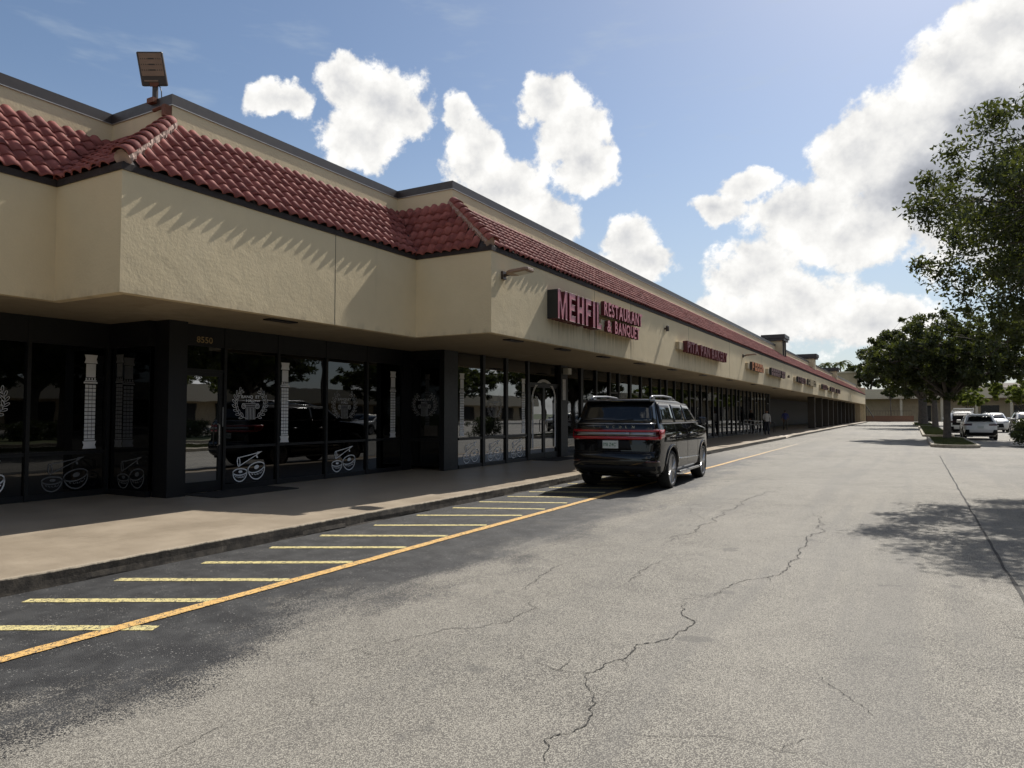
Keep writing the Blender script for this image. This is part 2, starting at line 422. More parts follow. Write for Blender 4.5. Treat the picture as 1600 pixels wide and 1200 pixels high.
def sidewalk_mat():
    m, T, b = material('painted_concrete_walk')
    pos = T.node('ShaderNodeNewGeometry').outputs['Position']
    n = T.noise(pos, 1.3, 7, 0.65); n2 = T.noise(T.scalevec(pos, (1, 3, 1)), 5, 6, 0.7)
    c = T.mix(T.ramp(n, 0.3, 0.7), (0.31, 0.252, 0.185), (0.39, 0.322, 0.24))
    c = T.mix(T.ramp(n2, 0.52, 0.75, 0, 0.5), c, (0.29, 0.235, 0.175))
    c = T.mix(T.ramp(T.noise(pos, 90, 2), 0.35, 0.75, 0, 0.35), c, (0.42, 0.36, 0.28))
    c = T.mix(T.ramp(T.noise(pos, 0.45, 6, 0.7, 0.6), 0.55, 0.72, 0, 0.45), c, (0.22, 0.18, 0.135))
    c = T.mix(T.ramp(T.noise(pos, 40, 3), 0.68, 0.72, 0, 0.4), c, (0.10, 0.08, 0.06))
    T.put(b.inputs['Base Color'], c)
    T.put(b.inputs['Roughness'], T.ramp(n, 0.3, 0.7, 0.32, 0.5, False)); b.inputs['Specular IOR Level'].default_value = 0.45
    bp = T.node('ShaderNodeBump'); bp.inputs['Strength'].default_value = 0.12; bp.inputs['Distance'].default_value = 0.006
    T.put(bp.inputs['Height'], T.noise(pos, 9, 7, 0.7)); T.put(b.inputs['Normal'], bp.outputs[0])
    return m
M['walk'] = sidewalk_mat()
def kerb_mat():
    m, T, b = material('grimy_kerb_concrete')
    pos = T.node('ShaderNodeNewGeometry').outputs['Position']
    z = T.sep(pos)[2]
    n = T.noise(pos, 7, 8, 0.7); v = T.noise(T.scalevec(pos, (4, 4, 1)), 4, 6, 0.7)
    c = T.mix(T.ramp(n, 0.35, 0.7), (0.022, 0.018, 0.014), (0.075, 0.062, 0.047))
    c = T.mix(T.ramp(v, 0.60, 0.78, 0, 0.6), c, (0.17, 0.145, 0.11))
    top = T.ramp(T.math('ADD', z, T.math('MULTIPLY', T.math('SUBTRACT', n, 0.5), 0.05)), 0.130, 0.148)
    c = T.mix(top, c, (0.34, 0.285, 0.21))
    T.put(b.inputs['Base Color'], c); b.inputs['Roughness'].default_value = 0.85
    bp = T.node('ShaderNodeBump'); bp.inputs['Strength'].default_value = 0.8; bp.inputs['Distance'].default_value = 0.012
    T.put(bp.inputs['Height'], n); T.put(b.inputs['Normal'], bp.outputs[0])
    return m
M['kerb'] = kerb_mat()
M['island_kerb'] = plain('island_kerb_concrete', (0.34, 0.30, 0.23), 0.85, var=0.3, bump=0.5)
M['grass'] = plain('dry_grass', (0.085, 0.095, 0.03), 0.9, var=0.35, scale=9, bump=0.8)
M['lawn'] = plain('open_ground', (0.09, 0.11, 0.045), 0.95, var=0.3, scale=0.05)
M['brick'] = plain('brown_brick', (0.22, 0.115, 0.07), 0.85, var=0.25)

# ================================================================ setting: ground, road, walk
structure(MB().quad((-900, -900, -0.06), (900, -900, -0.06), (900, 1500, -0.06), (-900, 1500, -0.06)).build('ground', M['lawn']))
KX = -6.95                       # foot of the kerb
road = structure(MB().quad((KX - 0.3, -40, 0), (70, -40, 0), (70, 200, 0), (KX - 0.3, 200, 0)).build('road', M['asphalt']))
GA, GB, GC = -12.7, -11.4, -10.35          # glass planes of the three set-backs
FA, FB, FC = -10.6, -9.05, -7.2            # stucco fascia planes
PA, PB, PC = -11.8, -10.2, -8.68           # parapet planes
Y_AB, Y_BC = 5.55, 11.95                   # fascia returns
G_AB, G_BC = 7.65, 14.85                   # glass returns
P_AB, P_BC = 7.05, 12.75                   # parapet returns
Y0, Y1 = -16.0, 141.0
ZS, ZE, ZT, ZP = 3.2, 4.88, 6.17, 6.70
YR0, YR1 = 47.6, 50.2                      # dropped kerb
def sidewalk():
    mb = MB(); ys = [Y0, 0] + [0.4 * i for i in range(1, 120)] + list(range(48, 142, 3))
    ys = sorted(set(round(q, 3) for q in ys))
    def ztop(y):
        if YR0 < y < YR1: return 0.03
        return 0.15
    rows = []
    for y in ys:
        z = ztop(y); e = 0.012 * math.sin(y * 0.61) + rng.uniform(-0.002, 0.002)
        rows.append([(-16.5, y, 0.15), (KX - 0.9, y, 0.15), (KX - 0.28, y, z), (KX - 0.035 + e, y, z)])
    for a, b in zip(rows, rows[1:]):
        for i in range(3): mb.add([a[i], a[i + 1], b[i + 1], b[i]], [(0, 1, 2, 3)])
    w = structure(mb.build('sidewalk', M['walk'], smooth=False))
    kb = MB()
    prof = []
    for y in ys:
        z = ztop(y); e = 0.012 * math.sin(y * 0.61)
        j = lambda s: rng.uniform(-s, s)
        prof.append([(KX - 0.045 + e, y, z + 0.002), (KX - 0.026 + e + j(.003), y, z - 0.001 + j(.0015)), (KX - 0.012 + e + j(.005), y, max(0.01, z - 0.016 + j(.005))), (KX - 0.008 + e + j(.010), y, max(0.008, z * 0.45)), (KX - 0.002 + e + j(.010), y, 0.012 + rng.uniform(0, .01)), (KX + 0.006 + e + j(.014), y, -0.01)])
    for a, b in zip(prof, prof[1:]):
        for i in range(5): kb.add([a[i], a[i + 1], b[i + 1], b[i]], [(0, 1, 2, 3)])
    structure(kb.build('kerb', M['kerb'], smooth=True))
    return w
sidewalk()

# painted markings and cracks are parts of the road
def ribbon(pts, widths, z, jag=0.0):
    mb = MB(); L = []
    for i, q in enumerate(pts):
        a = Vector(pts[max(0, i - 1)]); b = Vector(pts[min(len(pts) - 1, i + 1)])
        t = (b - a); t = Vector((t[0], t[1])).normalized(); n = Vector((-t.y, t.x))
        w = widths[i] if isinstance(widths, list) else widths
        w0 = w / 2 + rng.uniform(-jag, jag); w1 = w / 2 + rng.uniform(-jag, jag)
        L.append(((q[0] + n.x * w0, q[1] + n.y * w0, z), (q[0] - n.x * w1, q[1] - n.y * w1, z)))
    for (a, b), (c, d) in zip(L, L[1:]): mb.quad(b, d, c, a)
    return mb
pts = [(-5.14 - 0.10 * min(1, max(0, (0.12 * i - 1) / 12)) + 0.01 * math.sin(i * .13), -2 + 0.12 * i) for i in range(int(42 / 0.12))]
ribbon(pts, 0.125, 0.008, 0.006).build('painted_line', M['line_yellow'], road)
hy = [1.5, 2.42, 3.31, 4.15, 5.07, 6.03, 6.93, 7.94, 9.04, 10.06, 10.98, 11.94, 12.88, 13.83, 14.8, 15.75, 16.7, 17.65, 18.6, 19.55, 20.5]
for i, y in enumerate(hy):
    x0 = -6.62 - 0.02 * min(i, 14) + rng.uniform(-.05, .05); dy = 0.80 if y < 9.5 else 0.62
    x1 = -5.20 - 0.02 * min(i, 12); n = 24
    if i == 1: x1 += 0.28; dy = 0.95
    ribbon([(x0 + (x1 - x0) * k / n, y + dy * k / n) for k in range(n + 1)], 0.118, 0.004, 0.006).build('painted_line', M['line_pale'], road)
def fractal(a, b, rough, depth):
    """jagged line between two points by midpoint displacement"""
    if depth == 0 or (b - a).length < 0.025: return [a]
    n = Vector((-(b - a).y, (b - a).x, 0)); m = (a + b) / 2 + n * rng.uniform(-rough, rough)
    return fractal(a, m, rough, depth - 1) + fractal(m, b, rough, depth - 1)
def crack(px, w=0.012, off=(800, 680), sc=2.0):
    P = [on_ground(off[0] + a / sc, off[1] + b / sc) for a, b in px]; out = []
    for a, b in zip(P, P[1:]): out += fractal(a, b, 0.16, 6)
    out.append(P[-1]); n = len(out); w *= 0.72
    ws = [max(0.0015, w * rng.choice((.35, .6, .8, 1.0, 1.3)) * min(1, 0.2 + 4 * min(i, n - 1 - i) / n)) for i in range(n)]
    mb = ribbon([(q.x, q.y) for q in out], ws, 0.004, 0.001)
    L = sum((b - a).length for a, b in zip(out, out[1:]))
    for k in range(int(L * 1.6)):                      # hairline side branches
        i = rng.randrange(n - 1); d = (out[i + 1] - out[i])
        if d.length < 1e-4: continue
        ang = math.atan2(d.y, d.x) + rng.choice((-1, 1)) * rng.uniform(.5, 1.3); ln = rng.uniform(.06, .35)
        br = fractal(out[i], out[i] + Vector((math.cos(ang) * ln, math.sin(ang) * ln, 0)), 0.18, 4) 
        if len(br) < 3: continue
        m2 = ribbon([(q.x, q.y) for q in br], [w * .4 * (1 - j / len(br)) + .0012 for j in range(len(br))], 0.0045, 0.0005); mb.add(m2.v, m2.f)
    mb.build('crack', M['crack'], road)
crack([(990, 235), (965, 268), (950, 290), (938, 315), (915, 350), (890, 375), (862, 400), (840, 435), (800, 445), (760, 450), (690, 465), (655, 485), (620, 505), (585, 515)], 0.016)
crack([(540, 512), (530, 535), (530, 555), (562, 578), (565, 595), (545, 610), (515, 622), (500, 635), (440, 650), (390, 655), (372, 680), (360, 695), (310, 710), (280, 730), (255, 742), (225, 745), (180, 742), (140, 735), (110, 720), (75, 708)], 0.013)
crack([(228, 746), (232, 770), (245, 800), (262, 838), (240, 858), (243, 890), (225, 912), (175, 935), (130, 940), (100, 952), (100, 1010), (112, 1050)], 0.010)
crack([(838, 150), (790, 178), (750, 195), (715, 212), (690, 232), (640, 255), (585, 282), (530, 312), (500, 330), (468, 352)], 0.016)
crack([(600, 228), (570, 215), (560, 240), (590, 268)], 0.007)
crack([(490, 385), (470, 392), (432, 408), (400, 440), (372, 448), (382, 470)], 0.010)
crack([(950, 742), (968, 765), (1000, 785), (1030, 805), (1070, 835), (1110, 855), (1130, 878)], 0.006)
crack([(340, 925), (430, 940), (520, 945), (620, 940), (720, 958), (830, 985), (900, 1002), (1010, 1035)], 0.004)
crack([(940, 945), (920, 950), (860, 970), (845, 985)], 0.004)
crack([(178, 400), (120, 420), (85, 440), (60, 462), (18, 490)], 0.010)
crack([(66, 515), (78, 540), (40, 555), (-10, 585), (-90, 600), (-250, 620), (-430, 652), (-560, 690)], 0.008)
crack([(205, 508), (280, 520), (346, 535)], 0.006)
crack([(480, 505), (540, 512), (590, 516)], 0.006)
crack([(500, 372), (620, 375)], 0.005)
crack([(740, 890), (690, 912), (640, 935), (600, 962), (560, 975), (500, 1005)], 0.005, (0, 680))
crack([(1000, 850), (970, 838), (985, 815)], 0.004, (0, 680))
crack([(1550, 628), (1640, 640)], 0.012)
j0, j1 = on_ground(1468, 712), on_ground(1603, 945)
ribbon([(j0.x + (j1.x - j0.x) * k / 60 + rng.uniform(-.012, .012), j0.y + (j1.y - j0.y) * k / 60) for k in range(61)], [0.02 + 0.018 * rng.random() for _ in range(61)], 0.004, 0.004).build('joint', M['crack'], road)
jd = (j1 - j0) / (j1 - j0).length
ribbon([(j1.x + jd.x * k * .25 + rng.uniform(-.008, .008), j1.y + jd.y * k * .25) for k in range(48)], [0.02 + 0.018 * rng.random() for _ in range(48)], 0.004, 0.004).build('joint', M['crack'], road)

# ================================================================ the shopping strip
mall = empty('shopping_strip', (-11, 30, 0), world_children=True)
tag(mall, 'long beige stucco shopping strip with red tiled mansard and dark glass shopfronts', 'building')
T_ = 0.15
def part(mb, name, mat, smooth=False): return mb.build(name, mat, mall, smooth)
part(MB().box(FA - T_, FA, Y0, Y_AB, ZS, ZE), 'fascia', M['stucco'])
part(MB().prism([(FA - T_, Y_AB), (FB, Y_AB), (FB, Y_BC), (FB - T_, Y_BC), (FB - T_, Y_AB + T_), (FA - T_, Y_AB + T_)], ZS, ZE), 'fascia', M['stucco'])
part(MB().prism([(FB - T_, Y_BC), (FC, Y_BC), (FC, Y1), (FC - T_, Y1), (FC - T_, Y_BC + T_), (FB - T_, Y_BC + T_)], ZS, ZE), 'fascia', M['stucco'])
def joint(x, y): part(MB().box(x, x + 0.002, y - 0.006, y + 0.006, ZS + .002, ZE - .002), 'control_joint', M['column'])
joint(FB, 9.55)
for y in (17.2, 19.95, 26.2, 33, 41, 52, 66, 84): joint(FC, y)
b_ = 0.02
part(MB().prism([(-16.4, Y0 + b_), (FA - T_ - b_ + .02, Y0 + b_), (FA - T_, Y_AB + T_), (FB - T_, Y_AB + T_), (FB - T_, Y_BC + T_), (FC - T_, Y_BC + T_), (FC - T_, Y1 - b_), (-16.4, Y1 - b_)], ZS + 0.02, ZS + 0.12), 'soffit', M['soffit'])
for (x, y) in [(-9.55, 8.75), (-7.65, 13.65), (-7.65, 16.2), (-7.65, 18.9), (-7.65, 22), (-7.65, 25.6), (-7.65, 30), (-7.65, 35), (-7.65, 41), (-7.65, 48), (-7.65, 56)]:
    mb = MB().box(x - 0.10, x + 0.10, y - 0.3, y + 0.3, ZS - 0.004, ZS + 0.03)
    o = part(mb, 'soffit_vent', M['black_metal'])
    for k in range(3): MB().box(x - 0.07 + 0.05 * k, x - 0.045 + 0.05 * k, y - 0.27, y + 0.27, ZS - 0.010, ZS - 0.004).build('louvre', M['coping'], o)
# eave boards
eo = 0.02
ex = 0.0
part(MB().box(FA, FA + eo, Y0, Y_AB - eo, ZE - .045, ZE + .05), 'eave_board', M['eave'])
part(MB().prism([(FA, Y_AB - eo), (FB + eo, Y_AB - eo), (FB + eo, Y_BC - eo), (FB, Y_BC - eo), (FB, Y_AB), (FA, Y_AB)], ZE - .045, ZE + .05), 'eave_board', M['eave'])
part(MB().prism([(FB, Y_BC - eo), (FC + eo, Y_BC - eo), (FC + eo, Y1), (FC, Y1), (FC, Y_BC), (FB, Y_BC)], ZE - .045, ZE + .05), 'eave_board', M['eave'])
# parapets, copings
def parapet(poly, cope):
    o = part(MB().prism(poly, ZT - 0.6, ZP - 0.17), 'parapet', M['stucco'])
    MB().prism(cope[0], ZP - 0.17, ZP).build('coping', M['coping'], o)
    MB().prism(cope[1], ZP - 0.183, ZP - 0.171).build('drip_edge', M['drip'], o)
def lpoly(x0, x1, ya, yb, t, e, back=True):
    """L in plan: return wall at ya from x0 to x1, then along x1 to yb"""
    return [(x0, ya - e), (x1 + e, ya - e), (x1 + e, yb), (x1 - t, yb), (x1 - t, ya + t), (x0, ya + t)]
pt = 0.2
def ipoly(e): return [(PA - pt, Y0), (PA + e, Y0), (PA + e, P_AB - e), (PA - pt, P_AB - e)]
parapet(ipoly(0), (ipoly(0.016), ipoly(0.022)))
parapet(lpoly(PA - pt, PB, P_AB, P_BC, pt, 0), (lpoly(PA - pt, PB, P_AB, P_BC - .016, pt, .016), lpoly(PA - pt, PB, P_AB, P_BC - .022, pt, .022)))
parapet(lpoly(PB - pt, PC, P_BC, Y1, pt, 0), (lpoly(PB - pt, PC, P_BC, Y1 + .03, pt, .016), lpoly(PB - pt, PC, P_BC, Y1 + .03, pt, .022)))
part(MB().prism([(-40, Y0), (PA - pt, Y0), (PA - pt, P_AB + pt), (PB - pt, P_AB + pt), (PB - pt, P_BC + pt), (PC - pt, P_BC + pt), (PC - pt, Y1), (-40, Y1)], ZS + 0.13, ZT - 0.25), 'unseen_roof_deck', M['interior'])  # unseen slab behind the parapets, added for the shadows
part(MB().box(FB - .3, FC, Y1, Y1 + .12, 0.15, ZT), 'end_wall', M['stucco'])

# ---- tiles
TP = 0.222; TLEN = 0.325; TEX = 0.25
PROF = [(-.131, .004), (-.104, .004), (-.090, .014), (-.068, .040), (-.036, .060), (0, .066), (.036, .060), (.068, .040), (.090, .014), (.104, .004), (.131, .004)]
def tile_geo():
    v = []; f = []; n = len(PROF)
    for x, z in PROF: v.append((x, -0.0, z + 0.024))
    for x, z in PROF: v.append((x * 0.97, TLEN, z * 0.86 + 0.002))
    for x, z in PROF: v.append((x, 0.004, z + 0.024 - 0.018))
    for i in range(n - 1):
        f.append((i, i + 1, n + i + 1, n + i)); f.append((2 * n + i, 2 * n + i + 1, i + 1, i))
    return np.array(v), f
PROF = [(x * 0.89, z * 0.88) for x, z in PROF]
TV, TF = tile_geo()
tile_me = bpy.data.meshes.new('tile'); tile_me.from_pydata([tuple(q) for q in TV], [], TF); tile_me.materials.append(M['tile'])
tile_me.polygons.foreach_set('use_smooth', [True] * len(TF)); tile_me.update()
for e_ in tile_me.edges:
    pass
slopes = []
def slope(name, e0, e1, t0, t1, trim0, trim1):
    """quad roof slope: eave e0-e1, top t0-t1 (seen from outside left to right); trim: 'hip' keeps tiles inside, 'valley' lets them run under"""
    e0, e1, t0, t1 = map(Vector, (e0, e1, t0, t1))
    o = part(MB().quad(e0, e1, t1, t0), 'roof_slope', M['eave'])
    u = (e1 - e0).normalized(); n = u.cross(t0 - e0).normalized()
    v = n.cross(u).normalized(); Ls = (t0 - e0).dot(v)
    rows = int(math.ceil(Ls / TEX)); tex = Ls / rows
    a0, a1 = (t0 - e0).dot(u), (t1 - e0).dot(u); W = (e1 - e0).length
    out = []
    for r in range(rows):
        vv = r * tex; f = (vv + 0.16) / Ls
        lo = a0 * f; hi = W + (a1 - W) * f
        lo += (0.06 if trim0 == 'hip' else -0.12); hi -= (0.06 if trim1 == 'hip' else -0.12)
        c0 = int(math.floor(min(a0, 0) / TP)) - 1; c1 = int(math.ceil(max(a1, W) / TP)) + 1
        for c in range(c0, c1 + 1):
            uu = (c + 0.5) * TP
            if lo <= uu <= hi:
                p = e0 + u * (uu + rng.uniform(-.006, .006)) + v * (vv - 0.04 + rng.uniform(-.014, .014)) + n * (0.006 + rng.uniform(0, .009))
                rot = Matrix((u, v, n)).transposed().to_4x4() @ Matrix.Rotation(rng.uniform(-.035, .035), 4, 'Z')
                out.append(Matrix.Translation(p) @ rot)
    slopes.append((o, out))
zb = ZE + 0.055; x_ = ex
slope('A', (FA + x_, Y_AB - x_, zb), (FA + x_, Y0, zb), (PA, P_AB, ZT), (PA, Y0, ZT), 'valley', 'valley') if False else None
def mk(e0, e1, t0, t1, a, b): slope('s', e0, e1, t0, t1, a, b)
# outside view: for a slope facing +X, left-to-right runs towards -Y ... eave order chosen so that the normal points out and up
mk((FA + x_, Y0, zb), (FA + x_, Y_AB - x_, zb), (PA, Y0, ZT), (PA, P_AB, ZT), 'valley', 'valley')
mk((FA + x_, Y_AB - x_, zb), (FB + x_, Y_AB - x_, zb), (PA, P_AB, ZT), (PB, P_AB, ZT), 'valley', 'hip')
mk((FB + x_, Y_AB - x_, zb), (FB + x_, Y_BC - x_, zb), (PB, P_AB, ZT), (PB, P_BC, ZT), 'hip', 'valley')
mk((FB + x_, Y_BC - x_, zb), (FC + x_, Y_BC - x_, zb), (PB, P_BC, ZT), (PC, P_BC, ZT), 'valley', 'hip')
mk((FC + x_, Y_BC - x_, zb), (FC + x_, Y1, zb), (PC, P_BC, ZT), (PC, Y1, ZT), 'hip', 'valley')
def seen(p):
    d = Vector(p) - Vector((0, 0, CAM_H)); f = d.dot(_fw)
    return f > 0.5 and abs(d.dot(_rt) / f) < 0.74 and abs(d.dot(_up) / f) < 0.56
allt = [(m.translation.length if seen(m.translation) else 999, si, k) for si, (o, L) in enumerate(slopes) for k, m in enumerate(L)]
near = set((s, k) for d, s, k in sorted(allt)[:296] if d < 900)
for si, (o, L) in enumerate(slopes):
    rest = [m for k, m in enumerate(L) if (si, k) not in near]
    for k, m in enumerate(L):
        if (si, k) in near:
            t = bpy.data.objects.new('tile', tile_me); COL.objects.link(t); t.parent = o; t.matrix_basis = m
            t.matrix_basis = m
    if rest:
        A = np.array([np.array(m) for m in rest]); h = np.c_[TV, np.ones(len(TV))]
        V = np.einsum('kij,vj->kvi', A, h)[:, :, :3].reshape(-1, 3)
        F = (np.array(TF)[None] + (np.arange(len(rest)) * len(TV))[:, None, None]).reshape(-1, 4)
        me = bpy.data.meshes.new('roof_tiles'); me.vertices.add(len(V)); me.vertices.foreach_set('co', V.ravel())
        me.loops.add(F.size); me.loops.foreach_set('vertex_index', F.ravel().astype(np.int32))
        me.polygons.add(len(F)); me.polygons.foreach_set('loop_start', (np.arange(len(F)) * 4).astype(np.int32))
        me.polygons.foreach_set('use_smooth', [True] * len(F)); me.materials.append(M['tile']); me.update(calc_edges=True); me.validate()
        t = link('roof_tiles', me, o); t['kind'] = 'stuff'
def hip(p0, p1, cnt):
    p0, p1 = Vector(p0), Vector(p1); ax = (p1 - p0).normalized(); side = ax.cross(Vector((0, 0, 1))).normalized(); up = side.cross(ax)
    nm = 60; g2 = random.Random(4); hp = MB()
    rg = []
    for i in range(nm + 1):
        c = p0.lerp(p1, i / nm) + up * .01 - ax * (.0 if i else -.03)
        rg.append([c + (side * math.cos(2 * math.pi * q / 12) + up * math.sin(2 * math.pi * q / 12)) * (.100 + g2.uniform(-.022, .022)) for q in range(12)])
    hp = part(hp.rings(rg), 'hip_mortar', M['mortar'])
    step = (p1 - p0).length / cnt; seg = 10; mb = MB(); rr = []
    for (y, r, z) in ((0, .118, .035), (step * 1.18, .104, .010)):
        rr.append([(r * math.cos(math.pi * k / seg), y, z + r * 0.92 * math.sin(math.pi * k / seg)) for k in range(seg + 1)])
    rr.append(None); rr.pop()
    inn = [(0.88 * x, 0.004, 0.045 + (z - 0.045) * .86 - .006) for x, y, z in rr[0]]
    mb.rings([inn, rr[0], rr[1]], closed=False, cap=False)
    me = mb.mesh('hip_tile', M['tile'], True)
    for i in range(cnt):
        p = p0 + ax * (step * i - 0.06) + up * 0.045
        o = bpy.data.objects.new('hip_tile', me); COL.objects.link(o); o.parent = hp
        o.matrix_basis = Matrix.Translation(p) @ Matrix((side, ax, up)).transposed().to_4x4() @ Matrix.Rotation(rng.uniform(-.04, .04), 4, 'Z')
hip((FB + x_, Y_AB - x_, zb + .03), (PB, P_AB, ZT + .03), 8)
hip((FC + x_, Y_BC - x_, zb + .03), (PC, P_BC, ZT + .03), 8)
# valley flashing
for a, b in (((FA + x_, Y_AB - x_, zb + .05), (PA, P_AB, ZT + .03)), ((FB + x_, Y_BC - x_, zb + .05), (PB, P_BC, ZT + .03))):
    part(MB().tube([a, b], .035, 6), 'valley_flashing', M['eave'])
# roof piers with dark caps far down the strip
for (y, x0) in ((55.0, -9.35), (74.6, -9.5), (98.2, -9.7)):
    o = part(MB().box(x0, -8.25, y, y + 1.7, ZT - 1.0, 6.95), 'roof_pier', M['stucco'])
    MB().box(x0 - .22, -8.05, y - .2, y + 1.9, 6.953, 7.12).build('pier_cap', M['coping'], o)
    MB().box(x0 - .3, -7.97, y - .28, y + 1.98, 7.123, 7.40).build('pier_cap', M['coping'], o)
for k in (0, 1):
    part(MB().tube([(-8.15, 55.2 + k * .9, 5.7), (-8.15, 55.2 + k * .9, 6.94)], .06, 8), 'roof_pipe', M['coping'])

# ---- shopfronts
ZG = 0.15
part(MB().box(-15.6, -15.4, Y0, 62, ZG, ZS), 'back_wall', M['interior'])
part(MB().box(-15.4, GA - .1, Y0, Y0 + .1, ZG, ZS), 'side_wall', M['interior'])
def vpane(x, ya, yb, z0, z1, mat='film'):
    return part(MB().box(x - 0.012, x, ya, yb, z0, z1), 'window_pane', M[mat])
def mull(x, y, w=0.06, z0=ZG, z1=ZS + .02, d=0.10, front=0.05):
    return part(MB().box(x - d, x + front, y - w / 2, y + w / 2, z0, z1), 'mullion', M['black_metal'])
def rail(x, ya, yb, z, h=0.06, d=0.08, front=0.03):
    return part(MB().box(x - d, x + front, ya, yb, z - h / 2, z + h / 2), 'rail', M['black_metal'])
def door(x, ya, yb, ztop, mat='film', hinge=1, pull=True):
    f = 0.07; o = part(MB().box(x - .04, x + .02, ya, ya + f, ZG + .01, ztop).box(x - .04, x + .02, yb - f, yb, ZG + .01, ztop)
                       .box(x - .04, x + .02, ya + f, yb - f, ztop - f, ztop).box(x - .04, x + .02, ya + f, yb - f, ZG + .01, ZG + .20), 'door', M['black_metal'])
    MB().box(x - .02, x - .008, ya + f, yb - f, ZG + .20, ztop - f).build('door_pane', M[mat], o)
    hy_ = yb - .10 if hinge > 0 else ya + .10
    MB().tube([(x + .02, hy_, 1.0), (x + .07, hy_, 1.02), (x + .07, hy_, 1.38), (x + .02, hy_, 1.40)], .014, 8).build('handle', M['drip'], o)
    return o
panes = {}
# A: deepest set-back
ys = [-16, -14.2, -12.4, -10.6, -8.8, -7, -5.2, -3.4, -1.6, 0.2, 1.9, 3.5, 4.95, 6.27, 7.6]
for a, b in zip(ys, ys[1:]):
    panes[('A', a)] = vpane(GA, a + .03, b - .03, ZG + .1, 2.78); mull(GA, b)
    rail(GA, a + .03, b - .03, .92); rail(GA, a + .03, b - .03, ZG + .05, .1)
part(MB().box(GA - .1, GA + .04, Y0, G_AB, 2.78, ZS + .02), 'header_panel', M['header'])
# return A/B
panes['AB'] = part(MB().box(GA + .06, GB - .14, G_AB, G_AB + .012, ZG + .1, 2.78), 'window_pane', M['film'])
part(MB().box(GA + .04, GB - .12, G_AB - .04, G_AB + .08, 2.78, ZS + .02), 'header_panel', M['header'])
part(MB().box(GA + .06, GB - .14, G_AB - .03, G_AB + .06, ZG, ZG + .1), 'rail', M['black_metal'])
part(MB().box(GB - .12, GB + .28, 7.72, 8.08, ZG, ZS + .02), 'pier', M['black_metal'])
# B
door(GB, 8.13, 9.03, 2.36, 'mirror')
part(MB().box(GB - .02, GB - .008, 8.13, 9.03, 2.42, 2.84), 'window_pane', M['film']); rail(GB, 8.11, 9.04, 2.39, .06)
ys = [9.07, 10.38, 11.76, 13.12, 14.50]
mull(GB, 9.07)
for a, b in zip(ys, ys[1:]):
    panes[('B', a)] = vpane(GB, a + .03, b - .03, ZG + .1, 2.84); mull(GB, b)
    rail(GB, a + .03, b - .03, .96, .05); rail(GB, a + .03, b - .03, ZG + .05, .1)
part(MB().box(GB - .1, GB + .04, 8.08, 14.53, 2.84, ZS + .02), 'header_panel', M['header'])
part(MB().box(GB - .1, GB + .04, 14.53, G_BC, ZG, ZS + .02), 'jamb', M['black_metal'])
# return B/C
panes['BC'] = part(MB().box(GB + .05, GC - .12, G_BC, G_BC + .012, ZG + .1, 3.0), 'window_pane', M['film'])
part(MB().box(GB + .04, GC - .10, G_BC - .04, G_BC + .08, 3.0, ZS + .02), 'header_panel', M['header'])
part(MB().box(GB + .05, GC - .12, G_BC - .03, G_BC + .06, .9, .95), 'rail', M['black_metal'])
part(MB().box(GC - .10, GC + .05, 14.80, 15.42, ZG, ZS + .02), 'pier', M['black_metal'])
# C: banquet shop
ys = [15.45, 16.73, 18.01, 19.36]
for a, b in zip(ys, ys[1:]):
    panes[('C', a)] = vpane(GC, a + .06, b - .06, ZG + .1, ZS, 'film2'); mull(GC, b, .12)
    rail(GC, a + .06, b - .06, .93, .07); rail(GC, a + .06, b - .06, ZG + .05, .1)
d1 = door(GC, 19.45, 20.44, 2.5, 'film2', 1); d2 = door(GC, 20.46, 21.48, 2.5, 'film2', -1)
vpane(GC, 19.42, 21.5, 2.57, ZS, 'film'); rail(GC, 19.42, 21.52, 2.54, .07)
part(MB().box(GC - .2, GC + .12, 21.52, 22.05, ZG, ZS + .02), 'pier', M['header'])
# C: the long run of shops
y = 22.05; k = 0
while y < 61.5:
    w = 1.36 if k % 9 not in (3, 8) else 1.0
    yb = min(y + w, 61.9); kind = (k * 7 + 3) % 10
    near_shop = k < 4
    p = vpane(GC, y + .05, yb - .07, ZG + .1, ZS, 'clear' if near_shop or kind < 5 else 'glass')
    mull(GC, yb, .13 if k % 4 else .2, front=.06)
    rail(GC, y + .05, yb - .07, ZG + .05, .1)
    if k % 9 in (3, 8): door(GC + .02, y + .06, yb - .08, 2.45, 'glass')
    elif near_shop or kind < 6:
        z0 = ZG + .1 if near_shop else (1.1 if kind < 3 else 0.3)
        part(MB().box(GC - .25, GC - .22, y + .05, yb - .07, z0, ZS - .02), 'window_blind', M['blind'])
    else:
        part(MB().box(GC - .06, GC - .02, y + .05, yb - .07, 2.4, 2.46), 'rail', M['black_metal'])
    y = yb; k += 1
part(MB().box(-15.4, GC + .05, 61.9, 62.1, ZG, ZS + .02), 'side_wall', M['header'])
part(MB().box(-13.6, -13.4, 62.1, Y1, ZG, ZS + .02), 'back_wall', M['header'])
for y in (73.9, 80.4, 86.7, 92.5, 98.1, 103.5, 110.1, 116.3, 122.5, 128.7):
    o = part(MB().box(-8.75, -8.15, y - .3, y + .3, ZG, ZS + .02), 'column', M['column'])
part(MB().box(-13.4, -7.6, 133.0, 133.3, ZG, ZS + .02), 'end_wall', M['far_wall'])

